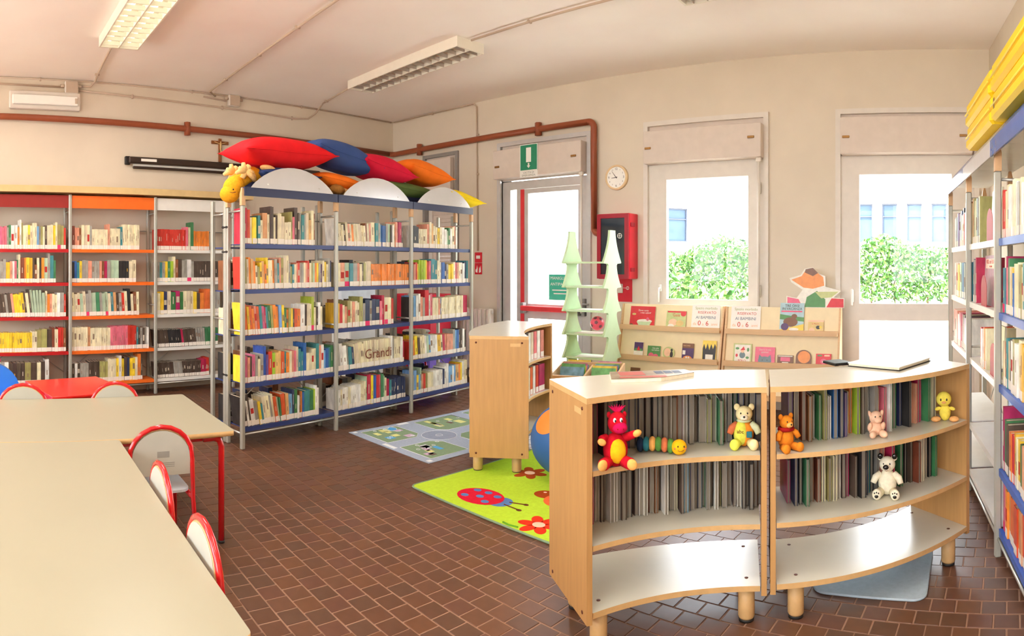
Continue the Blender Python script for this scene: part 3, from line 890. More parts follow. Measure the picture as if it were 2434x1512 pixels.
WHI = ["r20*16 p23~1.2 c23~1.5 g28~1.6 o19*9", "e19 t19 e19 y20 g20 l20 c25~.8 q22 d22~1.3 e21*2 w22~1.5 e20 d20*10",
       "c20 y22 n22 c22 g21~1.4 m22~1.2 g21 c22*3 y21 d20 o20~1.2 o24~1.8 e21 e21*2", "d17*6 k17*6 m17 d17*6 e17*4 g17*6", "d15*12 e15*6 d15*12 m16*4 r17*2"]
for i, (rows, nm, fills, leans) in enumerate(((RED, 'red', [.98, .86, .98, .98, .78], [0, 0, 7, 0, 0]), (ORA, 'orange', [.83, .79, .83, .95, .87], [0, 0, 3, 0, 0]), (WHI, 'white', [.70, .85, .85, .82, .70], [0, 0, 0, 8, 6]))):
    for k in range(5):
        shelf_row(LW, LR, 0.975 * i + 0.024 + (0.0 if i else 0.0), 0.975 * (i + 1) - 0.024, SHZ[k], 0.02, rows[k], '%s, %s bay, wall bookcase' % (ORD[k], nm), 'table end', leans[k], 20 if leans[k] else 0, fill=fills[k], group='books on the wall bookcase', headroom=0.32, hs=1.16)

# ---- blue bookcase, double sided, standing across the room
BO, BR = (-4.452, 2.36), math.radians(94.0)
BX = [0.0, 0.955, 1.91, 2.865]
t = thing('blue_bookcase', 'silver post bookcase with blue shelves, wooden tips and arched header panels', 'bookcase', (BO[0], BO[1], 0), BR)
case_frame(t, BX, 0.22, 2.05, ['blue_shelf'] * 3, SHZ)
mat('header', (44, 52, 86), 0.3, var=0.04)
mat('arch', (206, 204, 204), 0.22, var=0.02, metal=0.2, spec=0.6)
for i in range(3):
    a, b_ = BX[i] + 0.004, BX[i + 1] - 0.004
    mb = MB(); mb.box(a, -0.03, 1.985, b_, -0.018, 2.055); mb.box(a, -0.018, 2.043, b_, 0.24, 2.055); mb.box(a + 0.01, 0.10, 2.0555, b_ - 0.01, 0.112, 2.125); mb.build('header', 'header', t)
    n = 20; poly = []
    cx, half, rise = (a + b_) / 2, (b_ - a) / 2 - 0.055, 0.185
    for j in range(n + 1):
        an = PI * j / n
        s = math.cos(an)
        poly.append((cx + half * s, -0.034, 2.052 + rise * (math.sin(an) ** 1.0 if False else max(0.0, 1 - abs(s) ** 2.0) ** 0.85)))
    mb = MB(); mb.prism(poly, (0, 0.003, 0)); ar = mb.build('arched_panel', 'arch', t)
    for sx in (-0.62, 0.62): MB().cyl((cx + half * sx, -0.038, 2.085), (cx + half * sx, -0.0345, 2.085), 0.006, 8).build('screw', 'white', ar)

t2 = thing('back_bookcase', 'second silver post bookcase standing back to back behind the blue bookcase', 'bookcase', (BO[0], BO[1], 0), BR)
mb = None
for x in BX:
    for y in (0.262, 0.475):
        MB().bbox(x - 0.017, y - 0.017, 0, x + 0.017, y + 0.017, 1.98, 0.006).build('post', 'post', t2)
    for z in (0.12, 1.0, 1.86): MB().cyl((x, 0.279, z), (x, 0.458, z), 0.008, 8).build('side_rail', 'silver', t2)
for i in range(3):
    for z in SHZ:
        mb = MB(); mb.box(BX[i] + 0.018, 0.27, z - 0.03, BX[i + 1] - 0.018, 0.465, z - 0.02); mb.build('shelf', 'blue_shelf', t2)
for z in (1.55, 1.75, 0.55):
    MB().tube([(-0.019 + 0.0, 0.245 + 0.042 * math.cos(a), z + 0.006 * math.sin(2 * a)) for a in [2 * PI * q / 12 for q in range(12)]], 0.004, 6, closed=True).build('cable_tie', 'black', t2)

B1 = ["r28~1.6 r27~1.2 c21 y21~1.6 g20~.8 t23~1.2 c19 a25~2.2 c24 d31~.8 d30~.8 c22 d24 c25~1.5 c23~1.6 c18~1.5 c19~1.5 v27~.7 p23 d31~1.6 d26~.8 e27 t25~1.5 e26~.8 c27~1.4 a21~1.2 c29~1.2 q27~.5",
      "r26~.6 v25 c24 o25 a24~1.2 o22 c19 v18 y21 a22~1.3 o20 y25~.8 c23~1 c23~1 o23 e24~1.2 t21~1 s25 v25 c26~1.4 c27~1.2 e21 v18 t20 c20 s21~.8 r21 e21 e20 c21 s21 r23~1 c21 v21 z21 o21 y21 e20~1 u20 c23 y22~1.2 c20 e25~1 n23~.8",
      "y26~.8 o25~1.2 y23 o23~1.3 o21 s23 o23 t23~1.2 p23~1.2 m22~.6 t22 g23~1.2 v23 o23~1.4 o22 h23~1.2 y23 g20 o19 v20 y20 d19~.7 o19~1.3 o19~1.6 w23~2 d22~1.2 c23~1.2 c23 l29~1.3 c20 d20~.8 w24~1.2 c20",
      "y21~.6 p21~1 s20 d21 p22~1.4 e21~1 c18 e22~1.2 b28~1.4 u21~1 r23~1.6 l22~1.3 a22~1.4 a23 r22~1.5 t22~1 o21~1.4 c22 s22~1.2 p22 c25~1 t23~1.2 t21 b28~1.2 c19~1.3 c19~1.3 c22~1.2 c22 t26~1.4 s24~1 w25~1.3 h20~.8 b21~1.5 t22~1 g23~1.3",
      "k24 d20~1.2 w20 d26~.8 w21~2 e19~1.8 y19~1.2 t17 c22~1.5 c22~2 e22~1 c23~1 r21~1.4 z20 g20~.7 r22~2 a22~1.5 h21~1.8 n24~1 g24~1.5 w19~.8 q22~.7 o22~.9 b21 t22~2 t22 g22~2 l22 w25 w23"]
B2 = ["w24 c20 c20 c19 d20~.7 c21 s20 c20 o19 c20~1.2 c20 c20~1.5 c19 c19 q21~.7 c21 s21 c22~2 t22~1.5 e22 h21 b20 b20 e22 z22~1.6 d21~.8 w21~1 c22~.8 s24~1 m24~.9 m24~.9 m24~.9 d20~.7",
      "c21~1.8 s21~2 z21~2 t21~1.6 e21~1.8 s21~1.4 c20~1 d21~.6 v21~1 c22~.8 c23~2 o20*19",
      "y22~1.2 r21~1.2 c20 s19 v24~1.2 c23 s23 c23 c22 v27~1.4 e21 n24~2 e23 n24~1.6 n24~1.8 p22~1 m27~1.2 c25~1.5 c25~1.8 r24~1",
      "e20 e24 w24~1.5 w22~2 e21 t20~1.5 n20~1.2 c22~1 c23~1.5 c23 c23 c22 c24*14 w26~1 e24~1 c23~1.4 c24~1.4 c24 w24~1.2 m20~.8",
      "w18*2 c18 w19*3 c19 w20*2 w20*3 c20 c21 c22~1 z26~.6 r27~2 y26~1.2 b26~1.5 r26~1.6 p26~.9 g26~1.4 z24~1 c22 m20~1.5 t19 n19 n19 n20*6"]
B3 = ["w22 k22~1.5 k21 c19*4 s24 c26 a25 c23 c22 y21 c22 w22~1.5 w20 z19 g22~.7 w21 c23 s24 w20~.7",
      "d21 s20 r22 y20~.6 l24*3 y24~.9 r22~1 p23~1 t25~2 t24 c24~1.2 w22 b22~1.5 n20 e20 y19~1.6 y20 c22~1 p22~1 s22 c22 w22 w21 n22 t24~1",
      "k24 h25~1.5 w26 w27 s24~1.2 e23 r30~2 w25 p26 c22*3 s21 h21~.7 c22*8 c23*4 r23~2.4",
      "r18 o19 y23~1.3 d21 c22 c23 w22 z22 h22 w22*3 y21~1.6 c21 m21 s21*3 s21 e25 h24 b24 d25*2 w25 d23",
      "e20~1.2 h24~1.5 y19 h19 z25~.8 s19 r19 v19 c19*3 w20*5 n20 w22~1.5 w25~1 h22*2 w22 h22 a22*2 o22 y23 w24 c25*2"]
BAY = ['first', 'middle', 'last']
for i, (rows, fills, leans) in enumerate(((B1, [.78, .98, .87, 1, .83], [0, 2, 5, 0, 9]), (B2, [.92, 1, .78, .93, .95], [5, 0, 0, 5, 0]), (B3, [.78, .98, .97, .95, .97], [0, 0, 0, 4, 0]))):
    for k in range(5):
        shelf_row(BO, BR, BX[i] + 0.02, BX[i + 1] - 0.02, SHZ[k], 0.012, rows[k], '%s, %s bay, blue bookcase' % (ORD[k], BAY[i]), 'table end', leans[k], 14 if leans[k] else 0, depth=0.165, fill=fills[k], group='books on the blue bookcase', headroom=0.31)
# rows on the far side of the double case: only their tops show
for i in range(3):
    for k in range(1, 5):
        n = random.randint(9, 15)
        seq = ' '.join('%s%d~%.1f' % (random.choice('eddqckn'), random.randint(19, 26), random.uniform(0.8, 1.6)) for _ in range(n))
        if i == 2 and k == 2: continue
        shelf_row(BO, BR, BX[i] + 0.03, BX[i + 1] - 0.03, SHZ[k] - 0.02, 0.29, seq, 'far side', 'table end', depth=0.15, fill=random.uniform(0.5, 0.8), low=True)
# ------------------------------------------------------------------ curved low shelf units
def bulge(A, B, s, n=18, t0=0.0, t1=1.0):
    A, B = Vector((A[0], A[1], 0)), Vector((B[0], B[1], 0))
    d = (B - A); nn = Vector((-d.y, d.x, 0)).normalized()
    out = []
    for i in range(n + 1):
        t = t0 + (t1 - t0) * i / n
        out.append(A + d * t + nn * s * 4 * t * (1 - t))
    return out

def board(t, name, front, back, z0, z1, o):
    """a curved board: white faces, birch edges"""
    mb = MB()
    ring = front + list(reversed(back))
    n = len(ring)
    p = [(q.x - o[0], q.y - o[1], z0) for q in ring] + [(q.x - o[0], q.y - o[1], z1) for q in ring]
    k = len(front)
    tops, bots = [], []
    for i in range(k - 1):
        a, b_, c_, d_ = i, i + 1, n - 2 - i, n - 1 - i
        tops.append((n + a, n + b_, n + c_, n + d_)); bots.append((d_, c_, b_, a))
    mb.add(p, tops + bots, 0)
    base_ = len(mb.f)
    for i in range(n):
        j = (i + 1) % n
        mb.f.append((i, j, n + j, n + i)); mb.mi.append(1); mb.smooth.append(False)
    ob = mb.build(name, ['shelf_white', 'edge'], t)
    return ob

mat('glide', (40, 36, 32), 0.6)
CURVED = {}
def curved_unit(key, label, FL, FR, BR_, BL, sf, sb, marks=True):
    o = ((FL[0] + FR[0] + BR_[0] + BL[0]) / 4, (FL[1] + FR[1] + BR_[1] + BL[1]) / 4)
    t = thing('curved_shelf_unit', label, 'shelf unit', (o[0], o[1], 0), 0, 'curved birch shelf units')
    fr, bk = bulge(FL, FR, sf), bulge(BL, BR_, sb)
    board(t, 'top_board', fr, bk, 0.938, 0.96, o)
    e = 0.024 / max(0.5, (Vector(FR) - Vector(FL)).length)
    fi, bi = bulge(FL, FR, sf, t0=e, t1=1 - e), bulge(BL, BR_, sb, t0=e, t1=1 - e)
    for nm, z in (('shelf', 0.69), ('shelf', 0.415)):
        board(t, nm, fi, bi, z - 0.02, z, o)
    bb = board(t, 'bottom_board', fi, bi, 0.148, 0.17, o)
    for (A, B, s) in ((FL, BL, 1), (FR, BR_, -1)):
        A, B = Vector((A[0] - o[0], A[1] - o[1], 0)), Vector((B[0] - o[0], B[1] - o[1], 0))
        d = (B - A).normalized(); n = Vector((d.y, -d.x, 0)) * s
        mid = (Vector((FL[0] + FR[0], FL[1] + FR[1], 0)) / 2 - Vector((o[0], o[1], 0)))
        if n.dot(mid - A) < 0: n = -n
        mb = MB(); mb.prism([A + Vector((0, 0, 0.13)), B + Vector((0, 0, 0.13)), B + n * 0.022 + Vector((0, 0, 0.13)), A + n * 0.022 + Vector((0, 0, 0.13))], (0, 0, 0.8075))
        sp = mb.build('side_panel', 'birch', t)
        L = (B - A).length
        for (q, z) in ((0.045, 0.915), (L - 0.045, 0.915), (0.045, 0.16), (L - 0.045, 0.16)):
            c_ = A + d * q + Vector((0, 0, z))
            MB().cyl(c_ - n * 0.002, c_ + n * 0.001, 0.007, 10).build('screw', 'screw', sp)
        if marks:
            c_ = A + d * 0.09 + Vector((0, 0, 0.90)) - n * 0.001
            mb = MB(); mb.prism([c_ - d * 0.035 + Vector((0, 0, -0.011)), c_ + d * 0.035 + Vector((0, 0, -0.011)), c_ + d * 0.035 + Vector((0, 0, 0.011)), c_ - d * 0.035 + Vector((0, 0, 0.011))], n * 0.0008); mb.build('maker_label', 'edge', sp)
    # feet and board screws
    F, K = bulge(FL, FR, sf, 20), bulge(BL, BR_, sb, 20)
    for (i, w_) in ((2, 0.16), (18, 0.16), (2, 0.84), (18, 0.84)):
        c_ = F[i] * (1 - w_) + K[i] * w_ - Vector((o[0], o[1], 0))
        mb = MB(); mb.lathe([(0.0, 0.012), (0.030, 0.012), (0.034, 0.02), (0.034, 0.147), (0, 0.147)], (c_.x, c_.y, 0), 18); lg = mb.build('foot', 'edge', t)
        MB().lathe([(0.0, 0.0), (0.031, 0.0), (0.031, 0.0119), (0, 0.0119)], (c_.x, c_.y, 0), 18).build('glide', 'glide', lg)
        MB().lathe([(0.008, 0.1702), (0.008, 0.1712), (0.0, 0.1712)], (c_.x, c_.y, 0), 10).build('screw', 'screw', bb)
    CURVED[key] = (fr, bk, FL, FR, BR_, BL, sf, sb)
    return t

curved_unit('L', 'curved birch shelf unit holding the red dragon and the caterpillar', (-1.222, 2.00), (-0.680, 2.468), (-0.803, 2.885), (-1.565, 2.255), 0.085, 0.10)
curved_unit('R', 'curved birch shelf unit beside the white and blue bookcase, with white plush bear', (-0.669, 2.480), (0.145, 3.16), (-0.14, 3.43), (-0.785, 2.885), -0.089, -0.07)
curved_unit('B', 'curved birch shelf unit standing partly on the green ladybird rug', (-2.60, 3.50), (-3.03, 4.41), (-3.49, 4.40), (-2.94, 3.28), 0.11, 0.11)

# picture books standing in the curved units, fore edges towards the room
PCOL = dict(BOOKCOL)
def picture_row(key, z, t0, t1, seq, where, side, depth=0.20, off=0.03, faces_front=False, hmax=0.235):
    fr, bk, FL, FR, BR_, BL, sf, sb = CURVED[key]
    items = parse(seq); tot = sum(i[2] for i in items)
    span = bulge(BL, BR_, sb, 60)
    arcl = [0.0]
    for i in range(60): arcl.append(arcl[-1] + (span[i + 1] - span[i]).length)
    L = arcl[-1]; u = t0 * L; unit = (t1 - t0) * L / tot
    for n, (ck, h, wf, run) in enumerate(items):
        tk = unit * wf
        um = u + tk / 2
        i = max(k for k in range(60) if arcl[k] <= um)
        q = (um - arcl[i]) / max(1e-6, arcl[i + 1] - arcl[i])
        P = span[i].lerp(span[i + 1], q)
        dr = (span[i + 1] - span[i]).normalized()
        # inwards: from the back edge towards the front edge
        inn = Vector((dr.y, -dr.x, 0))
        c0 = (Vector((FL[0] + FR[0], FL[1] + FR[1], 0)) / 2 - P)
        if inn.dot(c0) < 0: inn = -inn
        d = depth * random.uniform(0.82, 1.0)
        tt = max(0.004, tk * random.uniform(0.55, 0.9)); hh = min(h * random.uniform(0.84, 1.05), hmax)
        ofs = off + random.uniform(0, 0.055)
        org = P + inn * (d + ofs) if not faces_front else P + inn * (d + ofs)
        ex, ey = dr, -inn
        M = Matrix(((ex.x, ey.x, 0, org.x), (ex.y, ey.y, 0, org.y), (0, 0, 1, z + 0.0005), (0, 0, 0, 1)))
        if M.to_3x3().determinant() < 0:
            ex = -dr; M = Matrix(((ex.x, ey.x, 0, org.x), (ex.y, ey.y, 0, org.y), (0, 0, 1, z + 0.0005), (0, 0, 0, 1)))
        M = M @ Matrix.Translation(Vector((-tt / 2, 0, 0)))
        cv, pg = MB(), MB()
        k = min(0.0022, tt * 0.2)
        if faces_front:
            cv.box(0, 0, 0, tt, k * 1.2, hh); cv.box(0, k * 1.2, 0, k, d, hh); cv.box(tt - k, k * 1.2, 0, tt, d, hh); pg.box(k, k * 1.2, 0.003, tt - k, d - 0.004, hh - 0.004)
        else:
            cv.box(0, d - k * 1.2, 0, tt, d, hh); cv.box(0, 0, 0, k, d - k * 1.2, hh); cv.box(tt - k, 0, 0, tt, d - k * 1.2, hh); pg.box(k, 0.004, 0.003, tt - k, d - k * 1.2, hh - 0.004)
        ob = cv.build('picture_book', 'book_' + ck); ob.matrix_world = M
        tag(ob, 'thin %s picture book, %s from the %s, %s' % (BOOKNAME[ck], ordinal(n + 1), side, where), 'picture book', 'picture books in the curved units')
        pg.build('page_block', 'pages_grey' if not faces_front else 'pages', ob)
        u += tk
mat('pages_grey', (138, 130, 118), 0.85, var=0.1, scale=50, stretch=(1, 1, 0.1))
picture_row('L', 0.69, 0.06, 0.97, "m22 p22 k23~1.2 e23~.6 k23~1.5 e22 k23 u23 n23~1.2 n23 e23 d23~1.3 k23 e22~.7 d23 w23 q23~1.4 q22 w23~.8 e23~1.2 d23 e23~1.4 v22 z23 g22 w23 e23 g23 n23 k23 e23~1.3 n23", 'upper shelf, dragon unit', 'dragon end')
picture_row('L', 0.415, 0.05, 0.97, "p22~1.5 e23 w23 d22 e23 w23 w22 e23 d23~1.2 e23 k23 w23 d22 w23 w23 q23 e23 q22 d23 w23 w22 e23~1.3 c23 d22 h23 n23 e23 d23 n22 g23 e22 d23 w23 v23 e23~1.4 e23~1.4 d23 w23 k23 d23 k23 d23 q23", 'lower shelf, dragon unit', 'dragon end')
picture_row('R', 0.69, 0.05, 0.86, "u22~1.4 c22~1.2 q23~1.2 q22 w22 g22 v23 w22 b23~1.6 n23 u22 c22 o22 l22 d23 e22~1.5 e22 c22 p23 w23 e22 g23~1.3 g22 n22 k23 h22 w22 s22 m23~1.2 p23 g22 k22 w23 c23~1.3", 'upper shelf, white bear unit', 'dragon end')
picture_row('R', 0.415, 0.05, 0.88, "m22 n23 k23 g23 q22~1.4 q22 c22 v22 c22 w22 d23 m22 d22 k23~1.3 n22 t22 k23 e22 s22 m22 p22 d23 g22 w22 k22 d22 q22 c22 s22 c23 k22 g22 e23 w22", 'lower shelf, white bear unit', 'dragon end')
# the third unit shows its spines on the open side
def front_row(key, z, t0, t1, seq, where, side):
    fr, bk, FL, FR, BR_, BL, sf, sb = CURVED[key]
    CURVED['tmp'] = (bk, fr, BL, BR_, FR, FL, sb, sf)
    items = parse(seq); tot = sum(i[2] for i in items)
    span = bulge(FL, FR, sf, 60)
    L = sum((span[i + 1] - span[i]).length for i in range(60))
    u = t0; unit = (t1 - t0) / tot
    for n, (ck, h, wf, run) in enumerate(items):
        tm = u + unit * wf / 2
        i = min(59, int(tm * 60)); P = span[i].lerp(span[i + 1], tm * 60 - i)
        dr = (span[i + 1] - span[i]).normalized(); back = Vector((-dr.y, dr.x, 0))
        if back.dot(Vector((BL[0] - FL[0], BL[1] - FL[1], 0))) < 0: back = -back
        ex, ey = dr, back
        if ex.cross(ey).z < 0: ex = -dr
        tt = unit * wf * L - 0.001; org = P + back * 0.03
        M = Matrix(((ex.x, ey.x, 0, org.x), (ex.y, ey.y, 0, org.y), (0, 0, 1, z + 0.0005), (0, 0, 0, 1))) @ Matrix.Translation(Vector((-tt / 2, 0, 0)))
        b = dict(t=tt * 0.86, h=min(h, 0.235), d=0.15, c=ck, seed=random.random())
        cv, pg, lb, ti = MB(), MB(), MB(), MB(); book_geo(b, cv, pg, lb, ti)
        ob = cv.build('picture_book', 'book_' + ck); ob.matrix_world = M
        tag(ob, '%s picture book, %s from the %s, %s' % (BOOKNAME[ck], ordinal(n + 1), side, where), 'picture book', 'picture books in the curved units')
        pg.build('page_block', 'pages', ob); lb.build('spine_label', 'spine_label', ob)
        u += unit * wf
front_row('B', 0.69, 0.08, 0.93, "w23~1.2 c22 w22 w20 c23 p23~1.4 m23~1.2 w22 k23 w22 c22 p22 w22 s22", 'upper shelf, unit on green rug', 'rug end')
front_row('B', 0.415, 0.06, 0.95, "w22 e22 d20 r22 w22 m22 p22 c22 g21~1.5 y22~1.4 c22 o22 w22 r22 m22~2", 'middle shelf, unit on green rug', 'rug end')
front_row('B', 0.17, 0.05, 0.22, "w23 c23 e22 w23", 'bottom shelf, unit on green rug', 'rug end')

# flat things on the tops
mat('mag_pink', (190, 92, 84), 0.5); mat('mag_win', (84, 94, 116), 0.5)
t = thing('board_book', 'house shaped board book lying on the dragon shelf unit', 'book', (-1.20, 2.50, 0.9605), math.radians(38))
pl = [(-0.19, -0.09, 0), (0.02, -0.09, 0), (0.19, 0.0, 0), (0.17, 0.09, 0), (-0.17, 0.09, 0)]
MB().prism(pl, (0, 0, 0.014)).build('page_block', 'pages', t)
MB().prism([(x, y, 0.0142) for x, y, z in pl], (0, 0, 0.0022)).build('cover', mat('mag_cover', (150, 132, 108), 0.4, var=0.25, scale=18), t)
MB().box(-0.15, -0.08, 0.0166, 0.05, -0.045, 0.0172).build('title_strip', 'mag_pink', t)
mb = MB()
for i in range(3):
    for j in range(2): mb.box(0.02 + 0.04 * i, 0.0 + 0.035 * j, 0.0166, 0.055 + 0.04 * i, 0.03 + 0.035 * j, 0.0172)
mb.build('window_print', 'mag_win', t)
mb = MB(); mb.box(-0.14, -0.02, 0.0166, -0.03, 0.07, 0.0171); mb.build('roof_print', 'mag_pink', t)
t = thing('white_book', 'large flat white hardback lying on the white bear shelf unit', 'book', (-0.243, 3.15, 0.9605), math.radians(-24))
MB().bbox(-0.14, -0.17, 0, 0.14, 0.17, 0.004, 0.001).build('back_cover', 'black', t)
MB().box(-0.137, -0.165, 0.0041, 0.135, 0.165, 0.014).build('page_block', 'pages', t)
MB().bbox(-0.14, -0.17, 0.0141, 0.14, 0.17, 0.019, 0.001).build('front_cover', 'white', t)
t = thing('dark_folder', 'thin dark folder lying at the back of the white bear shelf unit', 'folder', (-0.50, 3.12, 0.9605), math.radians(40))
MB().bbox(-0.05, -0.06, 0, 0.05, 0.06, 0.012, 0.002).build('folder_body', 'black', t)
MB().box(-0.045, -0.055, 0.0121, 0.045, 0.055, 0.0135).build('cover', mat('folder_top', (90, 110, 120), 0.4), t)
# ------------------------------------------------------------------ plush toys on the curved units
def plush(key, rgb, var=0.10):
    return mat(key, rgb, 0.95, var=var, scale=60, bump=0.35, spec=0.1)
def face_rot(x, y): return math.atan2(-x, y)
def ell(t, name, c, r, m, rot=None, parent=None):
    return MB().ell(c, r, 18, 12, rot=rot).build(name, m, parent or t)
def rx(d): return Matrix.Rotation(math.radians(d), 3, 'X')
def ry(d): return Matrix.Rotation(math.radians(d), 3, 'Y')
def rz_(d): return Matrix.Rotation(math.radians(d), 3, 'Z')
for k, c_ in dict(p_red=(196, 22, 40), p_mag=(204, 24, 84), p_yel=(250, 188, 30), p_tan=(240, 176, 96), p_cream=(238, 222, 168), p_orange=(240, 150, 50), p_amber=(226, 136, 40),
                  p_teal=(52, 118, 130), p_green=(96, 150, 70), p_navy=(40, 52, 78), p_white=(238, 230, 204), p_pink=(232, 190, 160), p_chick=(240, 220, 90), p_lime=(222, 224, 90),
                  p_mint=(206, 216, 176), p_sal=(216, 120, 78), p_beak=(238, 176, 110), p_dkred=(160, 30, 30), p_moose=(232, 166, 40), p_antler=(240, 196, 130)).items(): plush(k, c_)
mat('eye_black', (22, 16, 14), 0.15, spec=0.6)
mat('eye_white', (244, 244, 240), 0.2)
mat('stitch', (120, 60, 30), 0.7)

# red dragon
x, y = -1.172, 2.125
t = thing('plush_dragon', 'red plush dragon with a yellow belly sitting on the shelf', 'plush toy', (x, y, 0.69), face_rot(x, y) + 0.1)
ell(t, 'body', (0, 0.0, 0.062), (0.047, 0.042, 0.064), 'p_red')
ell(t, 'belly', (0.004, -0.022, 0.062), (0.034, 0.024, 0.048), 'p_yel')
h = ell(t, 'head', (0.006, -0.004, 0.163), (0.036, 0.036, 0.042), 'p_red')
ell(t, 'snout', (0.014, -0.030, 0.150), (0.028, 0.024, 0.022), 'p_mag', parent=h)
for s in (-1, 1):
    e = ell(t, 'eye', (0.006 + 0.012 * s, -0.034, 0.179), (0.006, 0.005, 0.009), 'eye_white', parent=h)
    ell(t, 'nostril', (0.014 + 0.011 * s, -0.053, 0.150), (0.0025, 0.0025, 0.003), 'p_dkred', parent=h)
    MB().ell((0.008 + 0.012 * s, -0.0385, 0.178), (0.003, 0.002, 0.005), 10, 8).build('pupil', 'eye_black', h)
    MB().ell((0.005 + 0.03 * s, 0.004, 0.192), (0.008, 0.006, 0.012), 10, 8).build('ear', 'p_red', h)
mb = MB()
for a in range(7): mb.tube([(0.006, 0.0, 0.200), (0.006 + 0.006 * (a - 3), 0.004, 0.215), (0.006 + 0.011 * (a - 3), 0.006, 0.232 - 0.002 * abs(a - 3))], [0.006, 0.005, 0.001], 6)
mb.build('tuft', 'p_mag', h)
for s, hp in ((-1, (-0.050, -0.036, 0.098)), (1, (0.072, -0.036, 0.128))):
    a = MB().tube([(0.034 * s, 0, 0.105), (0.052 * s, -0.012, 0.104 if s < 0 else 0.114), hp], [0.017, 0.016, 0.014], 10).build('arm', 'p_red', t)
    ell(t, 'hand', (hp[0] + 0.005 * s, hp[1] - 0.006, hp[2] + 0.003), (0.017, 0.012, 0.013), 'p_tan', ry(-25 * s), a)
for s in (-1, 1):
    l = MB().tube([(0.025 * s, -0.01, 0.024), (0.042 * s, -0.045, 0.023), (0.050 * s, -0.062, 0.024)], [0.022, 0.022, 0.0225], 12).build('leg', 'p_red', t)
    ell(t, 'foot_sole', (0.054 * s, -0.072, 0.024), (0.02, 0.010, 0.021), 'p_tan', rz_(-25 * s), l)
MB().tube([(0, 0.03, 0.03), (0.0, 0.06, 0.024), (0.015, 0.085, 0.03), (0.025, 0.095, 0.05)], [0.022, 0.017, 0.012, 0.003], 10).build('tail', 'p_red', t)

# caterpillar
t = thing('plush_caterpillar', 'striped plush caterpillar with a yellow smiling head', 'plush toy', (-1.088, 2.362, 0.69), face_rot(-1.088, 2.362))
cols = ['p_navy', 'p_teal', 'p_tan', 'p_green', 'p_sal', 'p_green']
for i, cc in enumerate(cols):
    ell(t, 'segment', (-0.088 + 0.0245 * i, 0.004 - 0.004 * i, 0.030 + 0.006 * math.sin(PI * i / 5)), (0.0165, 0.03, 0.0295), cc)
h = ell(t, 'head', (0.068, -0.036, 0.031), (0.031, 0.029, 0.0305), 'p_yel')
for s in (-1, 1):
    MB().ell((0.075 + 0.012 * s, -0.064, 0.040), (0.0025, 0.002, 0.004), 8, 6).build('eye', 'eye_black', h)
    MB().ell((0.072 + 0.021 * s, -0.060, 0.031), (0.004, 0.002, 0.0045), 8, 6).build('cheek', 'p_sal', h)
MB().tube([(0.062, -0.0645, 0.025), (0.070, -0.0665, 0.021), (0.078, -0.066, 0.022), (0.086, -0.0635, 0.026)], 0.001, 6).build('mouth', 'stitch', h)

# a builder for sitting bears
def sitting_bear(name, label, loc, rz, H, head_m, body_m, arm_ms, leg_ms, muzzle_m, ear_out=0.9, extra=None):
    k = H / 0.19
    t = thing(name, label, 'plush toy', (*loc, ), rz)
    b = ell(t, 'body', (0, 0, 0.058 * k), (0.042 * k, 0.038 * k, 0.057 * k), body_m)
    h = ell(t, 'head', (0, -0.006 * k, 0.140 * k), (0.036 * k, 0.033 * k, 0.034 * k), head_m)
    m = ell(t, 'muzzle', (0, -0.036 * k, 0.131 * k), (0.018 * k, 0.014 * k, 0.014 * k), muzzle_m, parent=h)
    MB().ell((0, -0.050 * k, 0.136 * k), (0.005 * k, 0.004 * k, 0.0045 * k), 10, 8).build('nose', 'eye_black', h)
    MB().tube([(-0.008 * k, -0.046 * k, 0.124 * k), (0, -0.050 * k, 0.122 * k), (0.008 * k, -0.046 * k, 0.124 * k)], 0.0008 * k, 6).build('mouth', 'stitch', h)
    for s in (-1, 1):
        MB().ell((0.014 * k * s, -0.034 * k, 0.148 * k), (0.0035 * k, 0.003 * k, 0.0045 * k), 10, 8).build('eye', 'eye_black', h)
        e = ell(t, 'ear', (0.031 * k * s, 0.0, 0.168 * k), (0.013 * k, 0.007 * k, 0.015 * k), head_m, parent=h)
    for s, am in ((-1, arm_ms[0]), (1, arm_ms[1])):
        MB().tube([(0.030 * k * s, -0.004 * k, 0.098 * k), (0.052 * k * s, -0.016 * k, 0.082 * k), (0.062 * k * s, -0.026 * k, 0.060 * k)], [0.014 * k, 0.016 * k, 0.013 * k], 10).build('arm', am, t)
    for s, lm in ((-1, leg_ms[0]), (1, leg_ms[1])):
        MB().tube([(0.026 * k * s, -0.015 * k, 0.022 * k), (0.036 * k * s, -0.05 * k, 0.021 * k), (0.040 * k * s, -0.066 * k, 0.022 * k)], [0.020 * k, 0.0195 * k, 0.021 * k], 12).build('leg', lm, t)
        ell(t, 'foot', (0.040 * k * s, -0.068 * k, 0.024 * k), (0.021 * k, 0.017 * k, 0.024 * k), lm)
    return t, b, h, k

x, y = -0.805, 2.565
t, b, h, k = sitting_bear('plush_bear', 'beige plush bear with yellow and orange patchwork tummy marked abc', (x, y, 0.69), face_rot(x, y), 0.185, 'p_cream', 'p_orange', ('p_sal', 'p_mint'), ('p_lime', 'p_cream'), 'p_white')
mb = MB(); mb.ell((-0.012 * k, -0.010 * k, 0.060 * k), (0.034 * k, 0.034 * k, 0.053 * k), 18, 12); mb.build('tummy_patch', 'p_lime', b)
text('lettering', 'abc', 0.022, (-0.016 * k, -0.0462 * k, 0.073 * k), (PI / 2, 0, -0.25), 'stitch', b)
MB().bbox(0.010 * k, -0.042 * k, 0.046 * k, 0.034 * k, -0.032 * k, 0.072 * k, 0.002).build('square_patch', 'p_teal', b)
MB().lathe([(0.028 * k, 0.108 * k), (0.034 * k, 0.112 * k), (0.028 * k, 0.118 * k)], (0, -0.004 * k, 0), 16).build('collar', 'p_mint', t)

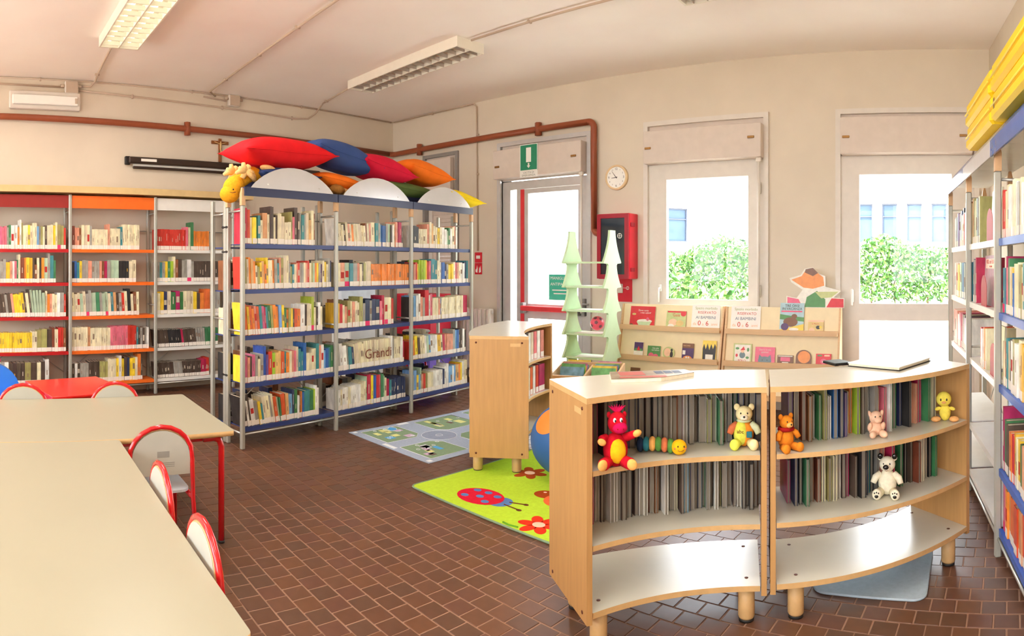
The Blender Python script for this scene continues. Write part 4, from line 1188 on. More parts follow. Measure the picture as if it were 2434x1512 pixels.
x, y = -0.625, 2.56
t, b, h, k = sitting_bear('teddy_bear', 'small amber teddy bear with dark red scarf at the unit joint', (x, y, 0.69), face_rot(x, y) + 0.6, 0.155, 'p_amber', 'p_amber', ('p_amber', 'p_amber'), ('p_amber', 'p_amber'), 'p_tan')
MB().tube([(0.034 * k * math.cos(a), 0.03 * k * math.sin(a) - 0.002, 0.107 * k) for a in [2 * PI * q / 14 for q in range(14)]], 0.011 * k, 8, closed=True).build('scarf', 'p_dkred', t)

x, y = -0.285, 2.835
t = thing('plush_piglet', 'small pale pink plush dog with folded ears on upper shelf', 'plush toy', (x, y, 0.69), face_rot(x, y) + 0.3)
t.name = 'plush_dog'
ell(t, 'body', (0, 0, 0.035), (0.033, 0.030, 0.035), 'p_pink')
h = ell(t, 'head', (0, -0.008, 0.084), (0.030, 0.028, 0.028), 'p_pink')
ell(t, 'muzzle', (0.002, -0.034, 0.078), (0.018, 0.015, 0.014), 'p_pink', parent=h)
for s in (-1, 1):
    MB().ell((0.011 * s, -0.034, 0.092), (0.003, 0.003, 0.004), 8, 6).build('eye', 'eye_black', h)
    ell(t, 'ear', (0.026 * s, -0.004, 0.097), (0.008, 0.013, 0.018), 'p_pink', ry(20 * s), h)
    ell(t, 'arm', (0.03 * s, -0.016, 0.045), (0.011, 0.012, 0.022), 'p_pink', rx(30))
    ell(t, 'leg', (0.024 * s, -0.040, 0.0165), (0.015, 0.026, 0.016), 'p_pink', rz_(18 * s))

x, y = 0.025, 3.13
t = thing('plush_chick', 'yellow plush chick with orange feet at the end of upper shelf', 'plush toy', (x, y, 0.69), face_rot(x, y))
ell(t, 'body', (0, 0, 0.040), (0.028, 0.026, 0.040), 'p_chick')
h = ell(t, 'head', (-0.006, -0.004, 0.105), (0.037, 0.032, 0.036), 'p_chick')
mb = MB(); mb.ell((-0.006, -0.038, 0.095), (0.011, 0.010, 0.006), 12, 8); mb.build('beak', 'p_beak', h)
for s in (-1, 1):
    MB().ell((-0.006 + 0.014 * s, -0.032, 0.107), (0.0042, 0.004, 0.0065), 8, 6).build('eye', 'eye_black', h)
    ell(t, 'wing', (0.034 * s, -0.010, 0.060), (0.016, 0.010, 0.009), 'p_chick', ry(15 * s))
    ell(t, 'foot', (0.044 * s, -0.028, 0.0135), (0.024, 0.022, 0.013), 'p_beak')

x, y = -0.235, 2.88
t, b, h, k = sitting_bear('white_plush_bear', 'white plush bear with large dark nose and dark ears on lower shelf', (x, y, 0.415), face_rot(x, y) - 0.1, 0.19, 'p_white', 'p_white', ('p_white', 'p_white'), ('p_white', 'p_white'), 'p_white')
ell(t, 'nose', (-0.002, -0.053, 0.139), (0.013, 0.009, 0.011), 'eye_black', parent=h)
for s in (-1, 1):
    ell(t, 'ear_lining', (0.032 * s, -0.003, 0.173), (0.012, 0.007, 0.014), 'eye_black', parent=h)
    mb = MB()
    mb.ell((0.040 * s, -0.0835, 0.020), (0.009, 0.003, 0.008), 8, 6)
    for q in (-1, 0, 1): mb.ell((0.040 * s + 0.009 * q, -0.0835, 0.034 + 0.003 * (1 - abs(q))), (0.003, 0.003, 0.004), 8, 6)
    mb.build('paw_pad', 'eye_black', t)
# ------------------------------------------------------------------ picture book display racks under the window
mat('rack_board', (240, 222, 182), 0.5, var=0.03)
mat('ink_green', (170, 176, 120), 0.6); mat('ink_red', (206, 70, 60), 0.6); mat('ink_blue', (104, 118, 140), 0.6); mat('ink_peach', (240, 190, 150), 0.6)
def rack(x0, x1, label):
    t = thing('display_rack', label, 'display rack', ((x0 + x1) / 2, 5.93, 0), 0, 'sloping picture book racks')
    w = (x1 - x0) / 2
    for s in (-1, 1):
        xa = s * w - (0.02 if s > 0 else 0.0)
        mb = MB(); mb.prism([(xa, -0.20, 0), (xa, 0.12, 0), (xa, 0.12, 1.035), (xa, 0.06, 1.035)], (0.02, 0, 0)); mb.build('side_panel', 'beech', t)
    # sloping back boards and ledges, three tiers
    def yb(z): return 0.065 - 0.22 * (1.035 - z) / 1.035 + 0.005
    tiers = [(0.80, 1.035), (0.50, 0.775), (0.20, 0.475)]
    for (z0, z1) in tiers:
        y0, y1 = yb(z0), yb(z1)
        mb = MB(); mb.prism([(-w + 0.0205, y0, z0), (-w + 0.0205, y1, z1), (-w + 0.0205, y1 + 0.012, z1), (-w + 0.0205, y0 + 0.012, z0)], (2 * w - 0.041, 0, 0)); mb.build('back_board', 'rack_board', t)
        mb = MB(); mb.box(-w + 0.0205, y0 - 0.055, z0 - 0.022, w - 0.0205, y0 + 0.01, z0 - 0.002); mb.box(-w + 0.0205, y0 - 0.067, z0 - 0.022, w - 0.0205, y0 - 0.055, z0 + 0.028); mb.build('ledge', 'beech', t)
    return t
rack(-3.215, -2.08, 'beech display rack of board books between tree shelf and second rack')
rack(-2.065, -0.925, 'beech display rack with the cardboard figure standing on top')

def rack_pt(x, tier, dz=0.0):
    z = (0.80, 0.50, 0.20)[tier]
    return x, 5.93 + 0.065 - 0.22 * (1.035 - z) / 1.035 + 0.005, z
TILT = math.atan2(0.22, 1.035)
def cover_book(x, tier, w, h, m, label, art, outline=None, th=0.012, name='board_book', lift=0.0, dx=0.0):
    """a board book shown face on, leaning back on the rack ledge"""
    X, Y, Z = rack_pt(x, tier)
    t = thing(name, label, 'book', (X, Y - 0.020, Z + lift), 0, 'board books on the display racks')
    t.rotation_euler = (-TILT, 0, 0)
    if outline is None:
        MB().bbox(-w / 2, 0.0, 0, w / 2, 0.0015, h, 0.0006).build('cover', m, t)
        MB().box(-w / 2 + 0.002, 0.0016, 0.002, w / 2 - 0.002, th, h - 0.002).build('page_block', 'pages', t)
    else:
        MB().prism([(px_ * w, 0, pz_ * h) for px_, pz_ in outline], (0, 0.0015, 0)).build('cover', m, t)
        MB().prism([(px_ * w * 0.97, 0.0016, pz_ * h * 0.98 + 0.001) for px_, pz_ in outline], (0, th - 0.0016, 0)).build('page_block', 'pages', t)
    for k, a in enumerate(art):
        kind = a[0]
        yy = -0.0004 - 0.0003 * k
        if kind == 'r':
            _, mm, u0, v0, u1, v1 = a
            MB().box(u0 * w, yy, v0 * h, u1 * w, yy + 0.00025, v1 * h).build('printed_shape', mm, t)
        elif kind == 'e':
            _, mm, u, v, ru, rv = a
            MB().prism([(u * w + ru * w * math.cos(2 * PI * q / 20), yy, v * h + rv * h * math.sin(2 * PI * q / 20)) for q in range(20)], (0, 0.00025, 0)).build('printed_shape', mm, t)
        elif kind == 'p':
            MB().prism([(u * w, yy, v * h) for u, v in a[2]], (0, 0.00025, 0)).build('printed_shape', a[1], t)
        elif kind == 't':
            text('title', a[2], a[5], (a[3] * w, yy, a[4] * h), FACE, a[1], t, ext=0.0001)
    return t
for k, c_ in dict(cv_red=(222, 60, 70), cv_pink=(232, 110, 140), cv_green=(92, 150, 90), cv_lgreen=(196, 204, 140), cv_purple=(88, 62, 110), cv_yellow=(244, 214, 90), cv_tan=(224, 196, 130),
                  cv_white=(240, 236, 224), cv_sky=(176, 206, 214), cv_brown=(130, 90, 66), cv_dark=(60, 58, 60), cv_grey=(120, 140, 148), cv_orange=(240, 152, 80), cv_blue=(80, 110, 160), cv_peach=(244, 200, 168),
                  cv_mint=(200, 222, 180)).items(): mat(k, c_, 0.35, var=0.08, scale=24)
cover_book(-2.965, 0, 0.285, 0.218, 'cv_red', 'red picture book with a bathtub picture on the upper ledge',
           [('e', 'cv_white', 0.1, 0.30, 0.30, 0.09), ('p', 'cv_mint', [(-0.22, 0.27), (0.38, 0.27), (0.30, 0.08), (-0.12, 0.08)]), ('e', 'cv_pink', 0.22, 0.40, 0.06, 0.08), ('e', 'cv_tan', -0.34, 0.62, 0.08, 0.05), ('e', 'cv_brown', -0.42, 0.1, 0.07, 0.07),
            ('t', 'white', 'Dove sono', 0.03, 0.80, 0.026), ('t', 'white', 'i miei calzini?', 0.12, 0.69, 0.024)])
cover_book(-2.585, 0, 0.215, 0.182, 'cv_lgreen', 'green picture book with a red title band and a baby animal picture',
           [('r', 'cv_red', -0.45, 0.90, 0.5, 0.985), ('e', 'cv_red', 0.36, 0.84, 0.14, 0.14), ('e', 'cv_peach', -0.15, 0.35, 0.22, 0.20), ('e', 'cv_white', -0.24, 0.15, 0.16, 0.12), ('e', 'cv_tan', 0.2, 0.32, 0.2, 0.16), ('t', 'ink_red', 'Gaia', 0.0, 0.76, 0.044)])
def info_sign(x, label):
    X, Y, Z = rack_pt(x, 0)
    t = thing('info_sign', label, 'sign', (X, Y - 0.012, Z + 0.022), 0, 'signs reserving the soft area')
    t.rotation_euler = (-TILT, 0, 0)
    MB().box(-0.15, 0, 0, 0.15, 0.0012, 0.225).build('sheet', 'paper', t)
    text('lettering', 'Spazio morbido', 0.037, (0, -0.0006, 0.193), FACE, 'ink_green', t)
    text('lettering', 'RISERVATO', 0.038, (0.01, -0.0006, 0.150), FACE, 'ink_red', t)
    text('lettering', 'AI BAMBINI', 0.042, (0, -0.0006, 0.100), FACE, 'ink_blue', t)
    text('lettering', 'da', 0.040, (-0.115, -0.0006, 0.036), FACE, 'ink_peach', t)
    text('lettering', '0', 0.068, (-0.065, -0.0006, 0.042), FACE, 'ink_red', t)
    text('lettering', 'a', 0.040, (-0.025, -0.0006, 0.034), FACE, 'ink_peach', t)
    text('lettering', '6', 0.068, (0.018, -0.0006, 0.042), FACE, 'ink_red', t)
    text('lettering', 'anni', 0.040, (0.095, -0.0006, 0.036), FACE, 'ink_peach', t)
info_sign(-2.268, 'white paper sign for children 0 to 6 beside the green Gaia book')
info_sign(-1.855, 'white paper sign for children 0 to 6 beside the three bears book')
cover_book(-1.395, 0, 0.235, 0.285, 'cv_sky', 'tall picture book titled Tre orsi in vacanza with brown bears',
           [('p', 'cv_yellow', [(-0.5, 0.0), (0.5, 0.0), (0.5, 0.3), (0.1, 0.22), (-0.5, 0.1)]), ('p', 'cv_green', [(-0.5, 0.45), (0.5, 0.38), (0.5, 0.52), (0.1, 0.55), (-0.5, 0.62)]), ('r', 'cv_pink', -0.45, 0.69, 0.42, 0.74),
            ('e', 'cv_brown', -0.05, 0.36, 0.3, 0.16), ('e', 'cv_purple', -0.28, 0.2, 0.16, 0.12), ('e', 'cv_brown', 0.1, 0.55, 0.12, 0.08), ('e', 'cv_white', 0.1, 0.12, 0.2, 0.05), ('t', 'dark_ink', 'TRE ORSI', 0.0, 0.90, 0.034), ('t', 'dark_ink', 'IN VACANZA', 0.0, 0.80, 0.032)])
cover_book(-1.16, 0, 0.15, 0.125, 'cv_tan', 'small tan picture book with a round black and yellow insect',
           [('r', 'cv_peach', -0.5, 0.86, 0.5, 1.0), ('e', 'cv_dark', 0.15, 0.45, 0.14, 0.14), ('e', 'cv_yellow', 0.3, 0.47, 0.09, 0.1), ('e', 'cv_peach', -0.25, 0.25, 0.18, 0.16), ('t', 'ink_red', 'la Mucca', -0.02, 0.72, 0.02)])
# lower ledge
cover_book(-2.975, 1, 0.105, 0.155, 'cv_white', 'narrow picture book with purple forest top, lower ledge', [('r', 'cv_purple', -0.48, 0.42, 0.48, 0.98), ('p', 'cv_green', [(-0.48, 0.42), (0.48, 0.42), (0.3, 0.6), (0, 0.5), (-0.3, 0.62)]), ('p', 'cv_red', [(-0.2, 0.45), (0.2, 0.45), (0, 0.75)])])
cover_book(-2.80, 1, 0.145, 0.125, 'cv_green', 'green board book with pink animals, lower ledge', [('e', 'cv_pink', -0.2, 0.25, 0.2, 0.2), ('e', 'cv_pink', 0.15, 0.2, 0.2, 0.16), ('t', 'white', 'Una gita', 0.12, 0.82, 0.022), ('t', 'white', 'nel bosco', 0.12, 0.66, 0.022)])
egg = [(0.5 * math.cos(2 * PI * q / 24), 0.5 + 0.5 * math.sin(2 * PI * q / 24)) for q in range(24)]
cover_book(-2.635, 1, 0.13, 0.125, 'cv_lgreen', 'egg shaped board book with a dark bird figure', [('e', 'cv_peach', -0.12, 0.55, 0.28, 0.34), ('e', 'cv_dark', 0.24, 0.38, 0.13, 0.26), ('e', 'cv_dark', 0.24, 0.74, 0.09, 0.12)], outline=egg)
cover_book(-2.43, 1, 0.125, 0.168, 'cv_purple', 'purple board book with an orange face at the bottom', [('r', 'cv_brown', -0.5, 0.72, 0.5, 1.0), ('e', 'cv_orange', 0, 0.08, 0.4, 0.2), ('e', 'white', -0.1, 0.17, 0.08, 0.06), ('e', 'white', 0.1, 0.17, 0.08, 0.06), ('r', 'white', -0.44, 0.34, -0.2, 0.58), ('t', 'ink_peach', 'RISCHIO', -0.1, 0.86, 0.02)])
cover_book(-2.205, 1, 0.145, 0.205, 'cv_yellow', 'yellow board book with dark spiky shapes', [('p', 'cv_dark', [(-0.45, 0.02), (0.45, 0.02), (0.48, 0.7), (0.38, 0.86), (0.26, 0.6), (0.12, 0.84), (0.0, 0.55), (-0.14, 0.86), (-0.26, 0.58), (-0.4, 0.84), (-0.48, 0.6)]), ('r', 'cv_white', -0.26, 0.02, 0.28, 0.34)])
cover_book(-1.865, 1, 0.185, 0.19, 'cv_lgreen', 'pale green board book with a red capped figure', [('r', 'cv_white', -0.42, 0.08, 0.42, 0.94), ('e', 'cv_grey', 0.0, 0.42, 0.16, 0.16), ('e', 'cv_peach', 0.0, 0.62, 0.09, 0.09), ('p', 'cv_red', [(-0.12, 0.66), (0.14, 0.68), (0.06, 0.86)]), ('e', 'cv_green', -0.28, 0.75, 0.1, 0.06), ('e', 'cv_green', 0.3, 0.7, 0.06, 0.1), ('e', 'cv_red', -0.3, 0.4, 0.06, 0.08), ('e', 'cv_green', 0.28, 0.3, 0.09, 0.06), ('t', 'ink_red', 'EOLO', 0, 0.14, 0.03)])
cover_book(-1.64, 1, 0.195, 0.165, 'cv_pink', 'pink board book with a grey cat face', [('e', 'cv_grey', 0.0, 0.22, 0.34, 0.24), ('p', 'cv_grey', [(-0.32, 0.3), (-0.14, 0.42), (-0.28, 0.56)]), ('p', 'cv_grey', [(0.32, 0.3), (0.14, 0.42), (0.28, 0.56)]), ('e', 'cv_dark', -0.12, 0.25, 0.025, 0.03), ('e', 'cv_dark', 0.12, 0.25, 0.025, 0.03), ('t', 'white', "Dov'e' il mio", 0, 0.84, 0.023), ('t', 'white', 'gattino?', 0.0, 0.70, 0.023)])
cover_book(-1.44, 1, 0.155, 0.095, 'cv_brown', 'small brown board book with a striped picture', [('r', 'cv_pink', -0.3, 0.4, 0.3, 0.8), ('r', 'cv_white', -0.45, 0.86, 0.45, 0.94), ('r', 'cv_white', -0.2, 0.2, 0.2, 0.32)])
head_o = [(0.5 * math.cos(2 * PI * q / 24), 0.55 + 0.45 * math.sin(2 * PI * q / 24)) for q in range(13)] + [(-0.5, 0.0), (0.5, 0.0)]
cover_book(-1.265, 1, 0.15, 0.15, 'cv_brown', 'round topped board book with an orange disc', [('e', 'cv_orange', 0.03, 0.55, 0.40, 0.38), ('r', 'cv_white', -0.3, 0.06, 0.25, 0.14)], outline=head_o)
cover_book(-1.075, 1, 0.145, 0.118, 'cv_red', 'small red board book with a pig picture', [('e', 'cv_pink', 0, 0.4, 0.2, 0.22), ('e', 'cv_white', 0.0, 0.38, 0.09, 0.08), ('r', 'cv_green', -0.4, 0.8, -0.1, 0.92), ('r', 'cv_peach', 0.05, 0.8, 0.4, 0.92)])
cover_book(-2.99, 2, 0.11, 0.20, 'cv_brown', 'brown board book on the lowest ledge', [('r', 'cv_tan', -0.3, 0.3, 0.3, 0.7)])
# cardboard figure standing on the second rack (plain shapes only)
t = thing('cardboard_figure', 'cut-out cardboard display figure in orange, green and red standing on rack', 'display figure', (-1.20, 6.005, 1.036))
blob = [(-0.26, 0.0), (0.30, 0.0), (0.30, 0.09), (0.20, 0.10), (0.27, 0.16), (0.12, 0.20), (0.12, 0.30), (0.04, 0.33), (0.0, 0.385), (-0.08, 0.37), (-0.12, 0.31), (-0.23, 0.28), (-0.21, 0.24), (-0.10, 0.17), (-0.16, 0.09), (-0.26, 0.11)]
MB().prism([(u, 0.0, v) for u, v in blob], (0, 0.006, 0)).build('cardboard', 'cv_white', t)
def pat(m, pts, k):
    MB().prism([(u, -0.0006 * k - 0.0002, v) for u, v in pts], (0, 0.0005, 0)).build('printed_shape', m, t)
pat('cv_orange', [(-0.21, 0.265), (-0.11, 0.30), (-0.07, 0.355), (0.0, 0.365), (0.10, 0.29), (0.11, 0.21), (0.0, 0.18), (-0.09, 0.19)], 1)
pat('cv_brown', [(-0.08, 0.335), (-0.07, 0.365), (0.0, 0.38), (0.05, 0.33), (0.0, 0.30)], 2)
pat('cv_green', [(-0.08, 0.005), (0.12, 0.005), (0.12, 0.08), (0.04, 0.16), (-0.06, 0.10)], 1)
pat('cv_lgreen', [(0.02, 0.15), (0.25, 0.155), (0.18, 0.10), (0.08, 0.09)], 2)
pat('cv_red', [(0.13, 0.005), (0.295, 0.005), (0.295, 0.085), (0.18, 0.09)], 1)
pat('cv_pink', [(-0.25, 0.005), (-0.10, 0.005), (-0.14, 0.08), (-0.25, 0.10)], 1)

# ------------------------------------------------------------------ green tree shaped shelf
mat('tree_green', (196, 222, 178), 0.5, var=0.03); mat('tree_edge', (120, 150, 110), 0.6)
t = thing('tree_shelf', 'pale green shelf between two fir tree shaped side boards', 'shelf', (-3.245, 5.40, 0))
def fir(n_tiers=7, h=1.775, w=0.34):
    tiers = [1.458, 1.222, 0.99, 0.763, 0.536, 0.31, 0.085]
    right = [(0.052, h)]
    # first flare
    prev = h
    for i, z in enumerate(tiers):
        top_w = 0.052 if i == 0 else 0.080
        span = prev - z
        for k in range(1, 7):
            f = k / 6.0
            right.append((top_w + (w / 2 - top_w) * f ** 1.7, prev - span * f * 0.96))
        right.append((w / 2, z)); right.append((0.095, z - 0.004)); right.append((0.080, z - 0.02))
        prev = z - 0.02
    right += [(0.080, 0.0)]
    return right
prof = fir()
outline = [(u, v) for u, v in prof] + [(-u, v) for u, v in reversed(prof)]
for xx in (-0.24, 0.215):
    # wide boards: the fir outline stands in the depth direction
    mb = MB(); n = len(prof)
    pv = []
    for x_ in (xx, xx + 0.022):
        for (u, v) in prof: pv.append((x_, -u, v))
        for (u, v) in prof: pv.append((x_, u, v))
    fs = []
    for i in range(n - 1):
        fs.append((i, n + i, n + i + 1, i + 1)); fs.append((2 * n + i, 2 * n + i + 1, 3 * n + i + 1, 3 * n + i))
        fs.append((i, i + 1, 2 * n + i + 1, 2 * n + i)); fs.append((n + i, 3 * n + i, 3 * n + i + 1, n + i + 1))
    fs.append((0, 2 * n, 3 * n, n)); fs.append((n - 1, 2 * n - 1, 4 * n - 1, 3 * n - 1))
    mb.add(pv, fs); mb.build('side_board', 'tree_green', t)
for i, z in enumerate((1.458, 1.222, 0.99, 0.763, 0.536, 0.31, 0.085)):
    MB().box(-0.2175, -0.13, z - 0.001, 0.2145, 0.13, z + 0.016).build('shelf', 'tree_green', t)
random.seed(5)
for i, z in enumerate((1.222, 0.99, 0.763, 0.536)):
    for k in range(2):
        p = thing('paper_sheet', 'loose white sheets on the %s level of the tree shelf, %s sheet' % (['second', 'third', 'fourth', 'fifth'][i], ['under', 'upper'][k]), 'paper', (-3.24 + 0.05 * k, 5.39, z + 0.0165 + 0.002 * k), 0.08 * (k + i))
        mb = MB(); mb.box(-0.14, -0.10, 0, 0.14, 0.10, 0.0016); mb.build('sheet', 'paper', p)
        tag(p, group='papers on the tree shelf')
# pink ball hanging under a shelf
mat('ball_pink', (232, 90, 110), 0.35, var=0.04); mat('ball_dark', (120, 70, 80), 0.4)
t = thing('toy_ball', 'pink toy football with dark patches hanging in the tree shelf', 'ball', (-3.21, 5.45, 0.87))
MB().ell((0, 0, 0), (0.07, 0.07, 0.07), 20, 14).build('ball', 'ball_pink', t)
for (a, e_) in ((-1.2, 0.2), (-2.0, -0.3), (-0.5, -0.4), (-1.5, 0.9), (-2.6, 0.5), (-0.3, 0.7)):
    n_ = Vector((math.cos(a) * math.cos(e_), math.sin(a) * math.cos(e_), math.sin(e_)))
    q = n_.to_track_quat('Z', 'Y').to_matrix().to_4x4()
    MB().lathe([(0.0, 0.0712), (0.014, 0.0700), (0.020, 0.0678)], n=5, M=q).build('patch', 'ball_dark', t)
MB().cyl((0, 0, 0.07), (0, 0, 0.118), 0.002, 6).build('string', 'white', t)

# wooden comic bin
mat('comic_a', (120, 170, 200), 0.4, var=0.3, scale=20); mat('comic_b', (200, 120, 170), 0.4, var=0.3, scale=20); mat('comic_c', (240, 210, 80), 0.4, var=0.25, scale=20); mat('comic_d', (110, 180, 110), 0.4, var=0.3, scale=20)
t = thing('comic_bin', 'low beech bin with compartments for comics beside the tree shelf', 'bin', (-3.00, 4.93, 0), math.radians(18))
mb = MB(); mb.prism([(-0.30, -0.22, 0.02), (-0.30, 0.22, 0.02), (-0.30, 0.22, 0.54), (-0.30, -0.22, 0.48)], (0.018, 0, 0)); mb.build('side', 'beech', t)
mb = MB(); mb.prism([(0.282, -0.22, 0.02), (0.282, 0.22, 0.02), (0.282, 0.22, 0.54), (0.282, -0.22, 0.48)], (0.018, 0, 0)); mb.build('side', 'beech', t)
MB().box(-0.2815, -0.22, 0.02, 0.2815, -0.202, 0.48).build('front', 'beech', t)
MB().box(-0.2815, 0.202, 0.02, 0.2815, 0.22, 0.54).build('back', 'beech', t)
MB().box(-0.2815, -0.201, 0.02, 0.2815, 0.201, 0.035).build('base', 'beech', t)
mb = MB(); mb.prism([(-0.009, -0.2015, 0.036), (-0.009, 0.2015, 0.036), (-0.009, 0.2015, 0.52), (-0.009, -0.2015, 0.465)], (0.018, 0, 0)); mb.build('divider', 'beech', t)
BINR = Matrix.Translation(Vector((-3.00, 4.93, 0))) @ Matrix.Rotation(math.radians(18), 4, 'Z')
random.seed(8)
for side in (-1, 1):
    for k in range(7):
        m = ['comic_a', 'comic_d', 'comic_c', 'comic_b'][(k + (side > 0)) % 4]
        M = BINR @ Matrix.Translation(Vector((0.145 * side, -0.13 + 0.045 * k, 0.08))) @ Matrix.Rotation(-0.28, 4, 'X')
        mb = MB(); mb.box(-0.11, -0.0035, 0, 0.11, 0.0035, 0.455 + 0.03 * random.random()); o = mb.build('comic', m); o.matrix_world = M
        tag(o, 'comic book leaning in the %s compartment of the beech bin, %s of seven' % ('exit door' if side < 0 else 'rack', ordinal(k + 1)), 'comic', 'comics in the bin')
# ------------------------------------------------------------------ white and blue bookcase along the right wall
RO, RR = (0.083, 5.055), math.atan2(-0.994, 0.108)
mat('acrylic', (226, 224, 226), 0.2, var=0.02, alpha=0.75); mat('acrylic_blue', (70, 110, 190), 0.2, alpha=0.85)
mat('blue_lip', (46, 96, 190), 0.35); mat('pale_green_lip', (190, 224, 196), 0.35); mat('bookend_red', (176, 10, 26), 0.5)
mat('blue_panel', (44, 112, 220), 0.25, var=0.1, scale=4)
RX_ = [0.0, 0.943, 1.886, 2.83]
RZ = [1.575, 1.21, 0.855, 0.44, 0.144]
t = thing('right_bookcase', 'grey post bookcase with white and blue shelves under yellow foam mats', 'bookcase', (RO[0], RO[1], 0), RR)
case_frame(t, RX_, 0.27, 2.05, ['white_shelf', 'white_shelf', 'blue_lip'], RZ)
for i, m in enumerate(('acrylic_blue', 'acrylic', 'acrylic_blue')):
    a, b_ = RX_[i] + 0.004, RX_[i + 1] - 0.004
    mb = MB(); mb.prism([(a, -0.03, 1.98), (a, -0.03, 2.06), (a, 0.06, 2.17), (a, 0.05, 2.17), (a, -0.04, 2.06), (a, -0.04, 1.98)], (b_ - a, 0, 0)); mb.build('hood_panel', m, t)
    MB().box(a, 0.02, 2.052, b_, 0.30, 2.064).build('top_shelf', 'white_shelf', t)
for z0, z1 in ((0.45, 0.82), (0.155, 0.40)):
    MB().box(0.965, 0.255, z0, 1.865, 0.262, z1).build('back_panel', 'blue_panel', t)

# yellow foam mats on top
mat('foam_yellow', (252, 214, 30), 0.55, var=0.04, scale=4)
mat('foam_trim', (252, 226, 90), 0.55)
def foam(x0, x1, z0, dz, label, y0=-0.02, y1=0.34):
    xm = (x0 + x1) / 2
    R = Matrix.Translation(Vector((RO[0], RO[1], 0))) @ Matrix.Rotation(RR, 4, 'Z')
    p = R @ Vector((xm, (y0 + y1) / 2, 0))
    q = thing('foam_mat', label, 'foam mat', (p.x, p.y, z0), RR, 'yellow foam mats on the right bookcase')
    hx, hy = (x1 - x0) / 2, (y1 - y0) / 2
    MB().bbox(-hx, -hy, 0, hx, hy, dz * 0.5 - 0.002, 0.018).build('lower_fold', 'foam_yellow', q)
    MB().bbox(-hx, -hy + 0.008, dz * 0.5, hx, hy, dz, 0.018).build('upper_fold', 'foam_yellow', q)
    MB().tube([(-hx + 0.02, -hy - 0.001, dz * 0.5), (hx - 0.02, -hy - 0.001, dz * 0.5)], 0.006, 6).build('seam', 'foam_trim', q)
    return q
foam(0.95, 1.78, 2.172, 0.15, 'lower yellow foam mat lying towards the glass garden door')
f2 = foam(1.80, 2.75, 2.172, 0.15, 'lower yellow foam mat at the near end of the stack')
MB().box(-0.40, -0.1815, 0.05, -0.37, -0.1802, 0.10).build('brand_tag', 'brass', f2)
foam(0.92, 1.74, 2.324, 0.15, 'upper yellow foam mat lying towards the glass garden door')
foam(1.78, 2.70, 2.324, 0.15, 'upper yellow foam mat at the near end of the stack')
RW = 'right bookcase'
def rrow(bay, k, a, b_, seq, lean=0, n=0, depth=0.19):
    shelf_row(RO, RR, RX_[bay] + a, RX_[bay] + b_, RZ[k], 0.015, seq, '%s, %s bay, right bookcase' % (ORD[k], ['far', 'middle', 'near'][bay]), 'garden door end', lean, n, depth=depth, group='books on the right bookcase', headroom=0.32)
rrow(2, 0, 0.03, 0.72, "r24~.8 r22~.6 c23~1.2 c25~1.6 w24~1.8 c26~1.4 w25 c22 e24 c25 w23 c24~1.4 s23 c25 w24~1.3 c23 c24 w25")
rrow(2, 1, 0.03, 0.72, "t22~1.2 m28~.7 p22 g27~.8 c23 y22 b20~.6 c24~1.4 c25~1.4 v24 c23 t24 c22 y23 c25 s23 c24 g23")
rrow(2, 2, 0.03, 0.72, "c22~.8 o22 t24~.8 c23 k24~.6 e24~.8 w24 v25 w24~1.2 c26~1.4 y25 c24 w23 e25 c24 s23 c24 y22")
rrow(2, 3, 0.03, 0.90, "m31~.7 g25~1.2 d24~1.2 s22 o22 r22 y24 c23 y23 d22 g22~.8 s23 k22 d24 r22~1.4 c22 v23 d23 r24 c23 o22 d23 c22")
rrow(2, 4, 0.03, 0.90, "p23~.8 a22 o22 a22 o22~1.2 o23~1.2 r22~1.4 o22 a23 r22 o21 o22~1.3 d22 o22 r23 o22 a22 o22 r22 o22")
rrow(1, 0, 0.03, 0.30, "a29~1.4 v28 c27 z28 k27 c28~.6 v28")
rrow(1, 1, 0.02, 0.16, "b26~1.2 n27 e27 m28")
rrow(1, 2, 0.30, 0.52, "r22 m22~.6 w22 r23 o23 c23")
rrow(0, 0, 0.10, 0.85, "w22 e23 t23~1.4 u25 w24 n26 y22 k27~.8 r22 c23 q29~2.2 c27")
rrow(0, 1, 0.10, 0.90, "w25~1.4 a25~2 y24~1.2 c25 z25 b25~1.6 e25 n25 w24 h25 t25")
rrow(0, 2, 0.10, 0.85, "s25~2.4 w23 p24 m24~.8 d24~1.4 u23 q23 w23")
